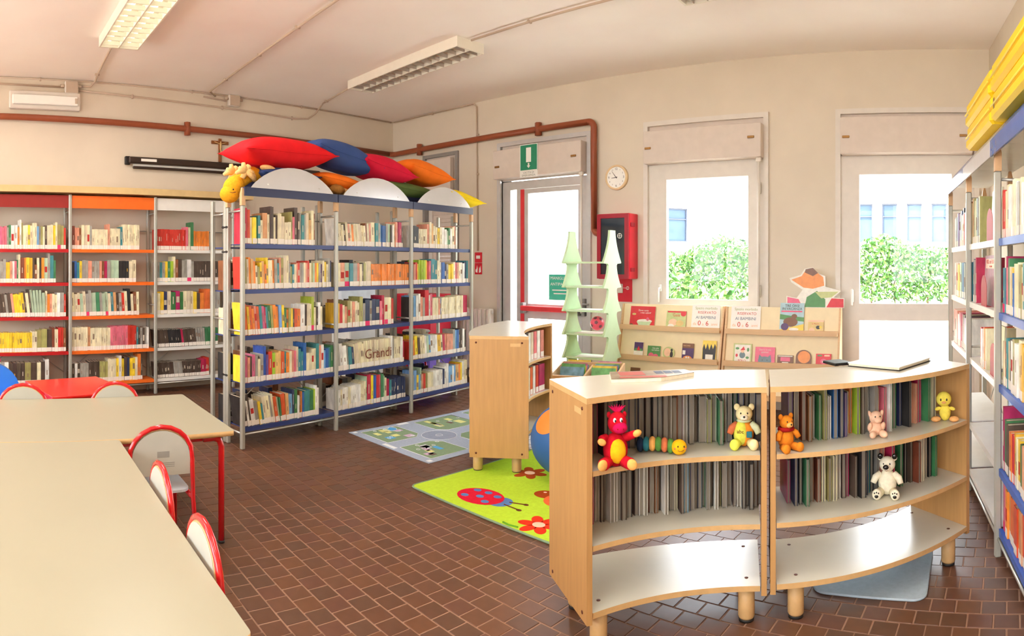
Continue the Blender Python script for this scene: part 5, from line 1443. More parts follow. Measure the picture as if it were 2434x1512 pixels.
# face-out books with arched red bookends
def face_out(bay, k, x, w, h, m, label, title=None, arch_m='bookend_red', sub=None, y=0.05):
    R = Matrix.Translation(Vector((RO[0], RO[1], 0))) @ Matrix.Rotation(RR, 4, 'Z')
    p = R @ Vector((RX_[bay] + x, y, RZ[k] + 0.001))
    q = thing('picture_book', label, 'picture book', p, RR, 'face-out books on the right bookcase')
    q.rotation_euler = (-0.04, 0, RR)
    MB().bbox(-w / 2, 0, 0, w / 2, 0.0018, h, 0.0007).build('cover', m, q)
    MB().box(-w / 2 + 0.002, 0.0019, 0.002, w / 2 - 0.002, 0.012, h - 0.002).build('page_block', 'pages', q)
    if title:
        MB().box(-w * 0.40, -0.0012, h * 0.74, w * 0.46, -0.0002, h * 0.93).build('title_field', 'cv_peach', q)
        text('title', title, 0.036, (0.012, -0.0014, h * 0.87), FACE, 'ink_red', q)
        if sub: text('title', sub, 0.022, (0.012, -0.0014, h * 0.785), FACE, 'ink_red', q)
    p2 = R @ Vector((RX_[bay] + x + 0.02, y - 0.035, RZ[k] + 0.001))
    e = thing('bookend', 'red arched metal bookend in front of the %s' % label.split(' face')[0], 'bookend', p2, RR, 'arched bookends')
    n = 14; rr = 0.085
    pl = [(-rr, 0, 0), (rr, 0, 0), (rr, 0, 0.10)] + [(rr * math.cos(PI * j / n), 0, 0.10 + rr * 0.9 * math.sin(PI * j / n)) for j in range(1, n)] + [(-rr, 0, 0.10)]
    MB().prism(pl, (0, 0.002, 0)).build('arch_plate', arch_m, e)
    MB().box(-rr, 0.0022, 0, rr, 0.03, 0.002).build('foot_plate', arch_m, e)
    return q
mat('cv_fire', (176, 112, 128), 0.4, var=0.2, scale=20)
q = face_out(1, 0, 0.62, 0.27, 0.285, 'cv_mint', 'pale green picture book face out on the top shelf')
text('title', 'Il bue e', 0.03, (-0.03, -0.0006, 0.25), FACE, 'grey_label', q)
face_out(1, 1, 0.44, 0.36, 0.29, 'cv_fire', 'pink firefighters picture book face out on the second shelf', 'VIGILI del FUOCO', sub='in azione')
face_out(1, 2, 0.72, 0.22, 0.27, 'cv_lgreen', 'lime green picture book face out on the third shelf')
# ------------------------------------------------------------------ low tables and chairs
TR = math.radians(-6.6)
def low_table(label, cx, cy, rz, L, W, H=0.59, leg_corners=((-1, -1), (1, -1), (1, 1), (-1, 1))):
    t = thing('low_table', label, 'table', (cx, cy, 0), rz, 'cream laminate tables')
    mb = MB()
    x, y, b = L / 2, W / 2, 0.012
    # rounded-corner top: white laminate faces, beech edge
    ring = []
    for (sx, sy, a0) in ((1, 1, 0), (-1, 1, 90), (-1, -1, 180), (1, -1, 270)):
        for k in range(5):
            a = math.radians(a0 + 90 * k / 4)
            ring.append((sx * (x - 0.02) + 0.02 * math.cos(a), sy * (y - 0.02) + 0.02 * math.sin(a)))
    n = len(ring)
    mb.add([(u, v, H - 0.025) for u, v in ring] + [(u, v, H) for u, v in ring], [tuple(range(n, 2 * n)), tuple(range(n - 1, -1, -1))], 0)
    for i in range(n):
        j = (i + 1) % n
        mb.f.append((i, j, n + j, n + i)); mb.mi.append(1); mb.smooth.append(True)
    mb.build('table_top', ['laminate', 'edge'], t)
    for (sx, sy) in leg_corners:
        lx, ly = sx * (x - 0.055), sy * (y - 0.055)
        pts = [(lx - sx * 0.10, ly, H - 0.043), (lx - sx * 0.04, ly, H - 0.043), (lx - sx * 0.012, ly, H - 0.055), (lx, ly, H - 0.09), (lx, ly, 0.014)]
        lg = MB().tube(pts, 0.0165, 12).build('leg', 'red_tube', t)
        MB().lathe([(0, 0), (0.018, 0), (0.018, 0.0139), (0, 0.0139)], (lx, ly, 0), 12).build('rubber_cap', 'glide', lg)
    mb = MB(); mb.cyl((-x + 0.16, -y + 0.055, H - 0.043), (x - 0.16, -y + 0.055, H - 0.043), 0.0125, 8); mb.build('rail', 'red_tube', t)
    mb = MB(); mb.cyl((-x + 0.16, y - 0.055, H - 0.043), (x - 0.16, y - 0.055, H - 0.043), 0.0125, 8); mb.build('rail', 'red_tube', t)
    return t
def rot2(x, y, a): return (x * math.cos(a) - y * math.sin(a), x * math.sin(a) + y * math.cos(a))
# far table: corners (-3.954,1.654) .. (-2.975,1.517); its long side runs towards the left edge
TRA = TR
c0 = (-2.955, 1.522); L1, W1 = 1.62, 0.985
dx, dy = rot2(-W1 / 2, -L1 / 2, TRA)
low_table('cream laminate table with red legs nearer the blue bookcase', c0[0] + dx, c0[1] + dy, TRA + PI / 2, L1, W1)
# near table, pushed against it
c1 = (-3.017, 0.919); L2, W2 = 1.72, 0.80
dx, dy = rot2(L2 / 2, -W2 / 2, TR)
low_table('cream laminate table with chairs tucked under its long side', c1[0] + dx, c1[1] + dy, TR, L2, W2)

def kid_chair(label, x, y, rz):
    """local -Y is where the sitter looks; the backrest stands at y = 0"""
    t = thing('school_chair', label, 'chair', (x, y, 0), rz, 'small red tube chairs')
    r = 0.0115
    # hoop: back legs and the rounded back in one bent tube
    w = 0.155
    pts = [(-w - 0.015, 0.05, 0.012), (-w, 0.012, 0.34), (-w + 0.002, 0.006, 0.52)]
    n = 10
    for i in range(1, n):
        a = PI - PI * i / n
        pts.append((w * math.cos(a), 0.004 - 0.004 * math.sin(a), 0.535 + 0.145 * math.sin(a)))
    pts += [(w - 0.002, 0.006, 0.52), (w, 0.012, 0.34), (w + 0.015, 0.05, 0.012)]
    MB().tube(pts, r, 10).build('back_hoop', 'red_tube', t)
    for s in (-1, 1):
        MB().tube([(s * (w - 0.002), 0.006, 0.338), (s * (w - 0.012), -0.22, 0.345), (s * (w - 0.014), -0.27, 0.33), (s * (w + 0.0), -0.31, 0.012)], r, 10).build('front_leg', 'red_tube', t)
        for (px_, py_) in ((s * (w + 0.015), 0.05), (s * w, -0.31)):
            MB().lathe([(0, 0), (0.014, 0), (0.014, 0.02), (0, 0.02)], (px_, py_, 0), 10).build('foot_cap', 'glide', t)
    MB().cyl((-w + 0.01, -0.12, 0.336), (w - 0.01, -0.12, 0.336), 0.010, 8).build('stretcher', 'red_tube', t)
    # half disc backrest
    m = 16; q = w - 0.013
    pl = [(-q, 0.45), (q, 0.45)] + [(q * math.cos(PI * j / m), 0.53 + (0.132) * math.sin(PI * j / m)) for j in range(m + 1)]
    mb = MB(); mb.prism([(u, -0.004, v) for u, v in pl], (0, 0.011, 0)); b = mb.build('backrest', ['grey_lam'], t)
    mb = MB(); mb.prism([(u * 1.012, -0.0105, 0.45 + (v - 0.45) * 1.015) for u, v in pl], (0, 0.006, 0)); mb.build('backrest_front', ['grey_lam'], b)
    mb = MB(); mb.tube([(u * 1.015, -0.0045, 0.45 + (v - 0.45) * 1.018) for u, v in pl[2:]], 0.0045, 6); mb.build('ply_edge', 'edge', b)
    MB().box(-0.04, 0.0072, 0.535, 0.02, 0.008, 0.565).build('rating_label', 'grey_label', b)
    mb = MB()
    for k in range(3): mb.box(-0.065, 0.0072, 0.49 + 0.009 * k, 0.045 - 0.02 * k, 0.0078, 0.494 + 0.009 * k)
    mb.build('small_print', 'grey_label', b)
    # seat with rounded front corners
    ring = []
    for (cx, cy, a0) in ((0.105, -0.265, 270), (0.105, -0.055, 0), (-0.105, -0.055, 90), (-0.105, -0.265, 180)):
        for k in range(5):
            a = math.radians(a0 + 90 * k / 4); ring.append((cx + 0.045 * math.cos(a), cy + 0.045 * math.sin(a)))
    MB().prism([(u, v, 0.3575) for u, v in ring], (0, 0, 0.012)).build('seat', mat('seat_grey', (190, 196, 204), 0.35, var=0.03), t)
    return t
# rz: local -Y (seat side) points into the table
kid_chair('red tube chair with its grey back to us at the far table corner', -2.85, 1.075, TRA - PI / 2)
kid_chair('red tube chair tucked in beside the inner table corner', -2.315, 0.872, TR)
kid_chair('red tube chair tucked in near the free end of the near table', -1.765, 0.800, TR)
kid_chair('red tube chair across the table, in front of the red table', -4.0, 1.19, TRA + PI / 2)
kid_chair('red tube chair across the table, beside the blue armchair', -4.07, 0.60, TRA + PI / 2)

# red play table and blue foam armchair by the wall bookcase
mat('red_table', (222, 30, 26), 0.3, var=0.03, coat=0.3)
t = thing('red_table', 'low glossy red play table in front of the wall bookcase', 'table', (-5.15, 1.20, 0), math.radians(8))
MB().bbox(-0.36, -0.33, 0.43, 0.36, 0.33, 0.45, 0.004).build('table_top', 'red_table', t)
for (a, b_, c_, d_) in ((-0.34, -0.31, 0.34, -0.292), (-0.34, 0.292, 0.34, 0.31), (-0.34, -0.291, -0.322, 0.291), (0.322, -0.291, 0.34, 0.291)):
    MB().box(a, b_, 0.36, c_, d_, 0.4295).build('apron', 'red_table', t)
for sx in (-1, 1):
    for sy in (-1, 1):
        MB().bbox(sx * 0.30 - 0.02, sy * 0.27 - 0.02, 0, sx * 0.30 + 0.02, sy * 0.27 + 0.02, 0.4295, 0.004).build('leg', 'red_table', t)
mat('blue_foam', (56, 130, 220), 0.5, var=0.03); mat('pink_foam', (232, 70, 130), 0.5)
t = thing('foam_armchair', 'rounded blue foam armchair with a pink top beside the red table', 'armchair', (-5.40, 0.52, 0), math.radians(0))
MB().bbox(-0.30, -0.28, 0.02, 0.28, 0.28, 0.26, 0.05).build('seat', 'blue_foam', t)
mb = MB(); mb.tube([(-0.22, 0.235, 0.30), (0.0, 0.24, 0.345), (0.25, 0.235, 0.355)], [0.085, 0.085, 0.08], 14); mb.build('armrest', 'blue_foam', t)
mb = MB(); mb.tube([(-0.22, -0.235, 0.30), (0.0, -0.24, 0.345), (0.25, -0.235, 0.355)], [0.085, 0.085, 0.08], 14); mb.build('armrest', 'blue_foam', t)
n = 14
pl = [(-0.22, -0.28, 0.20), (-0.22, 0.28, 0.20)] + [(-0.22, 0.28 * math.cos(PI * j / n), 0.34 + 0.24 * math.sin(PI * j / n)) for j in range(n + 1)]
MB().prism(pl, (-0.12, 0, 0)).build('backrest', 'blue_foam', t)
mb = MB(); mb.ell((-0.28, 0.0, 0.60), (0.07, 0.12, 0.06), 14, 10); mb.build('head_cushion', 'pink_foam', t)
MB().bbox(-0.30, -0.26, 0.0, 0.28, 0.26, 0.0195, 0.004).build('base', 'orange_shelf', t)
# ------------------------------------------------------------------ cushions and plush moose on the blue bookcase
def cloth(key, rgb): return mat(key, rgb, 0.8, var=0.08, scale=7, bump=0.25, spec=0.2)
for k, c_ in dict(c_red=(220, 26, 34), c_blue=(58, 82, 140), c_crim=(212, 24, 60), c_orange=(248, 122, 30), c_green=(90, 112, 60), c_yellow=(252, 220, 30)).items(): cloth(k, c_)
BMX = Matrix.Translation(Vector((BO[0], BO[1], 0))) @ Matrix.Rotation(BR, 4, 'Z')
def cushion(label, m, c, size, tilt=0.0, roll=0.0, yaw=0.0, seed=1):
    """pillow with pinched corners and puckers; c in the bookcase frame, size (length, depth, thickness)"""
    rnd = random.Random(seed)
    N = 22
    a, b_, h = size[0] / 2, size[1] / 2, size[2] / 2
    ph = [rnd.uniform(0, 6.28) for _ in range(4)]
    v, f = [], []
    for side in (1, -1):
        for i in range(N + 1):
            for j in range(N + 1):
                u, w = -1 + 2 * i / N, -1 + 2 * j / N
                # pinch: edges bow inwards between the corners
                X = a * u * (1 - 0.10 * (1 - abs(w) ** 2) * abs(u) ** 3); Y = b_ * w * (1 - 0.10 * (1 - abs(u) ** 2) * abs(w) ** 3)
                e = max(0.0, (1 - abs(u) ** 2.4)) ** 0.62 * max(0.0, (1 - abs(w) ** 2.4)) ** 0.62
                wr = 1 + 0.05 * math.sin(9 * u + 3 * w + ph[0]) * (1 - e) + 0.035 * math.sin(14 * w + 4 * u + ph[1]) * (1 - e * 0.6)
                v.append((X, Y, side * h * e * wr + 0.02 * h * math.sin(5 * u + ph[2])))
    K = (N + 1) ** 2
    for i in range(N):
        for j in range(N):
            q = (i * (N + 1) + j, (i + 1) * (N + 1) + j, (i + 1) * (N + 1) + j + 1, i * (N + 1) + j + 1)
            f.append(q); f.append(tuple(K + x for x in reversed(q)))
    # weld the rim: map the lower rim onto the upper
    mp = list(range(2 * K))
    for i in range(N + 1):
        for j in range(N + 1):
            if i in (0, N) or j in (0, N): mp[K + i * (N + 1) + j] = i * (N + 1) + j
    f = [tuple(mp[x] for x in q) for q in f]
    mb = MB(); mb.add(v, f, 0, True)
    o = mb.build('cushion', m)
    o.matrix_world = BMX @ Matrix.Translation(Vector(c)) @ Matrix.Rotation(yaw, 4, 'Z') @ Matrix.Rotation(tilt, 4, 'Y') @ Matrix.Rotation(roll, 4, 'X')
    tag(o, label, 'cushion', 'cushions on the blue bookcase')
    MB().tube([Vector(v[i * (N + 1)]) for i in range(N + 1)], 0.004, 6).build('seam', m, o)
    return o
cushion('flattened blue cushion under the big red one', 'c_blue', (0.50, 0.23, 2.195), (0.62, 0.44, 0.14), 0.0, 0, 0.05, 3)
cushion('orange cushion in the lower layer, between two arched panels', 'c_orange', (1.08, 0.22, 2.185), (0.58, 0.44, 0.16), 0.10, 0, 0.0, 4)
cushion('olive green cushion squeezed under the orange one', 'c_green', (1.98, 0.24, 2.185), (0.85, 0.44, 0.17), 0.05, 0, 0, 5)
cushion('yellow cushion lying at the exit door end of the bookcase', 'c_yellow', (2.80, 0.20, 2.165), (0.66, 0.44, 0.16), 0.12, 0, 0.05, 6)
cushion('big red cushion on top of the pile, tips pointing sideways', 'c_red', (0.49, 0.20, 2.385), (0.96, 0.46, 0.27), -0.03, 0.05, 0.02, 7)
cushion('blue cushion leaning between the red and the crimson cushions', 'c_blue', (1.18, 0.24, 2.43), (0.78, 0.46, 0.27), 0.17, 0.06, 0.0, 8)
cushion('crimson cushion between the blue and the orange cushions', 'c_crim', (1.66, 0.21, 2.365), (0.70, 0.46, 0.25), 0.15, 0.05, 0.0, 9)
cushion('bright orange cushion at the end of the upper pile', 'c_orange', (2.26, 0.22, 2.39), (0.66, 0.46, 0.24), 0.14, 0.03, 0.0, 10)

# plush moose hanging its head over the end
T = Matrix.Rotation(0, 4, 'Z')
o = thing('plush_moose', 'yellow plush moose with antlers drooping over the end of the bookcase', 'plush toy', (BMX @ Vector((0.10, 0.16, 2.06))), BR)
def me_(name, c, r, m, rot=None, par=None): return MB().ell(c, r, 20, 14, rot=rot).build(name, m, par or o)
MB().tube([(0.22, 0.05, 0.09), (0.10, 0.02, 0.115), (0.0, -0.01, 0.09), (-0.07, -0.03, 0.045)], [0.075, 0.08, 0.075, 0.06], 16).build('neck', 'p_moose', o)
h = me_('head', (-0.115, -0.05, 0.0), (0.085, 0.075, 0.10), 'p_moose', ry(38))
sn = me_('muzzle', (-0.155, -0.055, -0.055), (0.080, 0.075, 0.07), 'p_moose', None, h)
MB().tube([(-0.20, -0.11, -0.045), (-0.175, -0.13, -0.052), (-0.145, -0.132, -0.045)], 0.003, 6).build('mouth', 'stitch', h)
MB().ell((-0.165, -0.128, -0.025), (0.006, 0.005, 0.007), 10, 8).build('nostril', 'eye_black', h)
for s, (bx, by) in ((-1, (-0.055, -0.085)), (1, (-0.10, 0.03))):
    mb = MB()
    mb.tube([(bx, by, 0.075), (bx + 0.02, by - 0.02, 0.13), (bx + 0.05, by - 0.02, 0.175)], [0.022, 0.024, 0.022], 10)
    for (ex, ez) in ((-0.05, 0.15), (-0.075, 0.105), (0.085, 0.12), (0.10, 0.06), (-0.01, 0.195)):
        mb.tube([(bx + 0.02, by - 0.02, 0.13), (bx + ex * 0.6, by - 0.03, 0.5 * (0.14 + ez)), (bx + ex, by - 0.03, ez)], [0.022, 0.021, 0.014], 10)
    mb.build('antler', 'p_antler', h)
me_('ear', (0.055, -0.065, 0.10), (0.03, 0.02, 0.05), 'p_antler', ry(-30), h)
me_('hoof', (0.21, -0.06, 0.175), (0.075, 0.05, 0.028), 'p_antler', ry(10))
mb = MB(); mb.tube([(0.16, 0.02, 0.03), (0.24, -0.09, 0.028), (0.34, -0.12, 0.045)], [0.03, 0.026, 0.02], 10); mb.build('foreleg', 'p_cream', o)
mat('p_brown', (150, 100, 40), 0.95, var=0.2, scale=60, bump=0.3)
q = thing('plush_tail', 'shaggy brown plush paw sticking out under the orange cushion', 'plush toy', (BMX @ Vector((1.00, 0.04, 2.06))), BR)
MB().ell((0, 0, 0.045), (0.085, 0.05, 0.045), 16, 10, bumpf=lambda u: 1 + 0.12 * math.sin(9 * u.x) * math.sin(11 * u.z)).build('paw', 'p_brown', q)
MB().tube([(0.06, 0.02, 0.04), (0.14, 0.03, 0.035), (0.20, 0.03, 0.03)], [0.035, 0.03, 0.02], 10).build('fur_end', 'p_antler', q)
q.name = 'plush_paw'

# big two-coloured ball behind the dragon unit
mat('ball_blue', (44, 92, 150), 0.6, var=0.06, scale=5); mat('ball_orange', (240, 130, 50), 0.6)
o = thing('floor_ball', 'large blue floor cushion ball with orange panel on the rug', 'ball', (-2.33, 3.66, 0.012))
N = 32; RB = 0.30
mb = MB(); v, f = [], []
mb.ell((0, 0, RB * 0.86), (RB, RB, RB * 0.86), 32, 20); mb.build('cover', 'ball_blue', o)
q = Vector((-0.25, -0.72, 0.62)).normalized().to_track_quat('Z', 'Y').to_matrix().to_4x4()
MB().lathe([(0.0, 1.004), (0.12, 0.997), (0.22, 0.98), (0.30, 0.957), (0.36, 0.936)], n=28, M=Matrix.Translation(Vector((0, 0, RB * 0.86))) @ Matrix.Diagonal((RB * 1.004, RB * 1.004, RB * 0.865, 1)) @ q).build('orange_panel', 'ball_orange', o)

# ------------------------------------------------------------------ rugs
def poly(mb, pts, z, h=0.0012): mb.prism([(x, y, z) for x, y in pts], (0, 0, h))
def oval(cx, cy, a, b_, rot=0.0, n=24):
    return [(cx + a * math.cos(t_) * math.cos(rot) - b_ * math.sin(t_) * math.sin(rot), cy + a * math.cos(t_) * math.sin(rot) + b_ * math.sin(t_) * math.cos(rot)) for t_ in [2 * PI * q_ / n for q_ in range(n)]]
def rrect(x0, y0, x1, y1, r, n=5):
    out = []
    for (cx, cy, a0) in ((x1 - r, y1 - r, 0), (x0 + r, y1 - r, 90), (x0 + r, y0 + r, 180), (x1 - r, y0 + r, 270)):
        for k in range(n + 1):
            a = math.radians(a0 + 90 * k / n); out.append((cx + r * math.cos(a), cy + r * math.sin(a)))
    return out
def rugmat(k, c_): return mat(k, c_, 0.95, var=0.06, scale=50, bump=0.15, spec=0.05)
for k, c_ in dict(rg_green=(188, 222, 62), rg_edge=(134, 158, 128), rg_red=(216, 36, 60), rg_blue=(96, 132, 190), rg_brown=(176, 74, 30), rg_orange=(240, 112, 64), rg_peach=(250, 200, 170), rg_flower=(226, 60, 36), rg_leaf=(110, 170, 50), rg_dk=(110, 62, 40),
                  rg_grey=(170, 186, 196), mp_grey=(168, 178, 196), mp_edge=(206, 210, 208), mp_green=(136, 158, 126), mp_road=(150, 158, 178), mp_white=(232, 236, 238), mp_blue=(96, 170, 222), mp_cream=(226, 224, 150), mp_pink=(206, 176, 200), mp_brown=(120, 100, 90)).items(): rugmat(k, c_)
G0, GA = (-3.075, 2.85), math.radians(-5.5)
t = thing('ladybird_rug', 'lime green rug printed with a ladybird, flowers and a snail', 'rug', (G0[0], G0[1], 0), GA)
GW, GH = 1.36, 1.35
mb = MB(); poly(mb, rrect(0, 0, GW, GH, 0.05), 0.0005, 0.008); mb.build('pile', 'rg_green', t)
mb = MB(); mb.tube([(x, y, 0.006) for x, y in rrect(0, 0, GW, GH, 0.05)], 0.0065, 8, closed=True); mb.build('binding', 'rg_edge', t)
def R_(name, pts, m, k=0):
    mb = MB(); poly(mb, pts, 0.0087 + 0.0006 * k, 0.0006); mb.build(name, m, t)
lx, ly = 0.44, 0.215
lb = 0.06
R_('ladybird_head', oval(lx + 0.155, ly + 0.02, 0.075, 0.075), 'rg_blue', 0)
R_('ladybird_body', oval(lx, ly, 0.165, 0.125, lb), 'rg_red', 1)
for i, (a, b_) in enumerate(((-0.09, 0.06), (-0.005, 0.075), (0.085, 0.065), (-0.085, -0.055), (0.0, -0.005), (0.085, -0.045))):
    R_('ladybird_spot', oval(lx + a, ly + b_, 0.027, 0.022), 'rg_blue', 2)
for (a, b_) in ((0.30, 0.09), (0.325, 0.0)):
    mb = MB(); mb.tube([(lx + 0.20, ly + 0.02 + (b_ - 0.03) * 0.5, 0.0093), (lx + a, ly + b_, 0.0093)], 0.004, 6); mb.build('antenna', 'rg_dk', t)
    R_('antenna_tip', oval(lx + a, ly + b_, 0.018, 0.014), 'rg_dk', 1)
def flower(cx, cy, s, m):
    for k in range(6):
        a = 2 * PI * k / 6 + 0.3
        R_('petal', oval(cx + s * 0.6 * math.cos(a), cy + s * 0.6 * math.sin(a), s * 0.45, s * 0.28, a), m, 0)
    R_('flower_centre', oval(cx, cy, s * 0.32, s * 0.28), 'rg_peach', 1)
flower(0.99, 0.135, 0.12, 'rg_flower')
mb = MB(); mb.tube([(0.93, 0.03, 0.0095), (0.87, -0.0 + 0.02, 0.0095), (0.82, 0.025, 0.0095)], 0.006, 6); mb.build('stem', 'rg_leaf', t)
flower(0.36, 0.76, 0.12, 'rg_brown')
R_('snail_head', oval(0.72, 0.52, 0.085, 0.065, 0.2), 'rg_brown', 0)
R_('snail_shell', oval(0.86, 0.50, 0.115, 0.115), 'rg_orange', 1)
R_('snail_eye', oval(0.69, 0.54, 0.012, 0.01), 'rg_peach', 2)
for a in (0.0, 0.035):
    mb = MB(); mb.tube([(0.70 + a, 0.575, 0.0093), (0.72 + a, 0.64, 0.0093)], 0.004, 6); mb.build('antenna', 'rg_brown', t)
flower(1.1, 1.0, 0.12, 'rg_flower')

# town map rug
M0, MA = (-4.40, 3.36), math.radians(-4.5)
t = thing('town_map_rug', 'grey play rug printed with streets, ponds and houses', 'rug', (M0[0], M0[1], 0), MA)
MW, MH = 1.07, 1.85
mb = MB(); poly(mb, [(0, 0), (MW, 0), (MW, MH), (0, MH)], 0.0005, 0.0035); mb.build('sheet', 'mp_grey', t)
def P_(name, pts, m, k=0):
    mb = MB(); poly(mb, pts, 0.0041 + 0.0004 * k, 0.0004); mb.build(name, m, t)
def outline_(pts, m='mp_white', k=2, w_=0.006):
    mb = MB(); mb.tube([(x, y, 0.0045 + 0.0004 * k) for x, y in pts], w_ * 0.35, 4, closed=True); mb.build('street_line', m, t)
ccx, ccy = 0.54, 0.56
blocks = [[(0.07, 0.08), (0.46, 0.08), (0.46, 0.38), (0.38, 0.46), (0.07, 0.46)], [(0.62, 0.08), (1.0, 0.08), (1.0, 0.46), (0.70, 0.46), (0.62, 0.38)],
          [(0.07, 0.66), (0.38, 0.66), (0.46, 0.74), (0.46, 1.12), (0.07, 1.12)], [(0.70, 0.66), (1.0, 0.66), (1.0, 1.12), (0.62, 1.12), (0.62, 0.74)],
          [(0.07, 1.26), (0.46, 1.26), (0.46, 1.78), (0.07, 1.78)], [(0.62, 1.26), (1.0, 1.26), (1.0, 1.78), (0.62, 1.78)]]
for bl in blocks:
    P_('green_block', bl, 'mp_green', 0); outline_(bl)
P_('roundabout', oval(ccx, ccy, 0.15, 0.15), 'mp_road', 1); outline_(oval(ccx, ccy, 0.15, 0.15)); outline_(oval(ccx, ccy, 0.03, 0.03))
def wavy(cx, cy, r, s):
    rn = random.Random(s); ph = rn.uniform(0, 6)
    return [(cx + r * (1 + 0.28 * math.sin(3 * a + ph) + 0.14 * math.sin(5 * a)) * math.cos(a), cy + 0.8 * r * (1 + 0.28 * math.sin(3 * a + ph) + 0.14 * math.sin(5 * a)) * math.sin(a)) for a in [2 * PI * q_ / 28 for q_ in range(28)]]
for (cx, cy, r, s) in ((0.14, 0.36, 0.07, 1), (0.85, 0.84, 0.15, 2), (0.2, 1.5, 0.09, 3)):
    P_('pond', wavy(cx, cy, r, s), 'mp_blue', 1); outline_(wavy(cx, cy, r, s))
rn = random.Random(4)
for bl in blocks:
    xs_ = [p[0] for p in bl]; ys_ = [p[1] for p in bl]
    for _ in range(7):
        cx, cy = rn.uniform(min(xs_) + 0.06, max(xs_) - 0.06), rn.uniform(min(ys_) + 0.06, max(ys_) - 0.06)
        w_, h_ = rn.uniform(0.025, 0.06), rn.uniform(0.02, 0.045)
        P_('house_print', [(cx - w_, cy - h_), (cx + w_, cy - h_), (cx + w_, cy + h_), (cx - w_, cy + h_)], rn.choice(['mp_cream', 'mp_white', 'mp_pink', 'mp_cream', 'mp_brown', 'mp_blue']), 2)
    for _ in range(5):
        cx, cy = rn.uniform(min(xs_) + 0.03, max(xs_) - 0.03), rn.uniform(min(ys_) + 0.03, max(ys_) - 0.03)
        outline_(oval(cx, cy, 0.018, 0.014, 0, 10), k=3, w_=0.005)
for (x0, y0, x1, y1) in ((0.46, 0.02, 0.62, 0.06), (0.46, 1.17, 0.62, 1.21), (0.01, 0.50, 0.06, 0.62), (1.02, 0.50, 1.06, 0.62), (0.02, 0.02, 0.06, 0.06), (1.01, 0.02, 1.05, 0.06)):
    P_('crossing', [(x0, y0), (x1, y0), (x1, y1), (x0, y1)], 'mp_white', 1)

# small grey mat under the white bear unit
t = thing('grey_mat', 'small blue grey mat with rounded corners under a shelf unit', 'mat', (-0.27, 3.02, 0), math.radians(-3))
mb = MB(); poly(mb, rrect(-0.28, -0.25, 0.22, 0.25, 0.06), 0.0005, 0.010); mb.build('pile', 'rg_grey', t)
mb = MB(); mb.tube([(x, y, 0.006) for x, y in rrect(-0.28, -0.25, 0.22, 0.25, 0.06)], 0.006, 8, closed=True); mb.build('binding', 'rg_grey', t)

# ------------------------------------------------------------------ things glimpsed behind the blue bookcase
mat('toy_red', (206, 30, 60), 0.4); mat('screen_white', (226, 234, 240), 0.3)
t = thing('red_toy_cabinet', 'red toy cabinet glimpsed through the last bay of blue bookcase', 'cabinet', (-5.80, 5.62, 0), math.radians(4))
MB().bbox(-0.28, -0.22, 0.0, 0.28, 0.22, 0.52, 0.01).build('base_unit', mat('lilac', (120, 96, 190), 0.45), t)
MB().bbox(-0.30, -0.24, 0.525, 0.30, 0.24, 1.08, 0.02).build('upper_unit', 'toy_red', t)
t = thing('white_monitor', 'white monitor glimpsed through the middle bay of blue bookcase', 'monitor', (-5.98, 4.70, 0))
MB().bbox(-0.18, -0.25, 0.0, 0.18, 0.25, 0.72, 0.01).build('stand_unit', 'white_shelf', t)
MB().bbox(-0.03, -0.28, 0.78, 0.03, 0.28, 1.2, 0.02).build('screen', 'screen_white', t)
MB().cyl((0, 0, 0.7205), (0, 0, 0.7795), 0.03, 12).build('neck', 'alu_dark', t)
st = None
for k in range(4):
    q = thing('stacking_stool', 'grey stacking stool, %s of four stacked behind the blue bookcase' % ['lowest', 'second', 'third', 'topmost'][k], 'stool', (-5.34, 5.05, 0.0 + 0.105 * k), 0.2, 'stacked stools')
    MB().lathe([(0.0, 0.36), (0.15, 0.36), (0.16, 0.37), (0.15, 0.385), (0.0, 0.38)], n=20).build('seat', 'grey_lam', q)
    if k == 0:
        for a in range(4): MB().cyl((0.10 * math.cos(a * PI / 2 + 0.5), 0.10 * math.sin(a * PI / 2 + 0.5), 0.359), (0.15 * math.cos(a * PI / 2 + 0.5), 0.15 * math.sin(a * PI / 2 + 0.5), 0.0), 0.012, 8).build('leg', 'red_tube', q)
    else:
        for a in range(4): MB().cyl((0.12 * math.cos(a * PI / 2 + 0.5), 0.12 * math.sin(a * PI / 2 + 0.5), 0.359), (0.12 * math.cos(a * PI / 2 + 0.5), 0.12 * math.sin(a * PI / 2 + 0.5), 0.281), 0.012, 8).build('leg', 'red_tube', q)
# ------------------------------------------------------------------ outside the windows
mat('paving', (206, 200, 190), 0.85, var=0.06, scale=3); mat('plaster_out', (238, 234, 226), 0.85, var=0.03, scale=1.5)
mat('out_glass', (66, 82, 100), 0.5, var=0.1, scale=2, spec=0.1); mat('out_frame', (60, 66, 80), 0.5); mat('low_wall', (226, 214, 200), 0.85, var=0.05, scale=5)
g = MB().box(-40, YF + 0.25, -0.15, 30, 60, -0.03).box(-40, -40, -0.15, 30, YB - 0.2, -0.03).build('ground', 'paving'); tag(g, 'pale paved yard outside the windows'); struct(g)
w = MB().box(-30, 11.0, -0.03, 20, 11.18, 0.72).build('garden_wall', 'low_wall'); tag(w, 'low pale garden wall under the hedge'); struct(w)
mb = MB(); mb.box(-30, 10.96, 0.7205, 20, 11.22, 0.76); mb.build('coping', 'plaster_out', w)
# paving slabs near the garden wall
slab = MB().bbox(-0.28, -0.28, -0.029, 0.28, 0.28, -0.005, 0.01).build('paving_slab', 'paving'); sm_ = slab.data; bpy.data.objects.remove(slab)
for i in range(-8, 5):
    for j in range(0, 4):
        o = bpy.data.objects.new('paving_slab', sm_); COL.objects.link(o); o.location = (0.6 * i, 8.9 + 0.6 * j, 0); o.parent = g

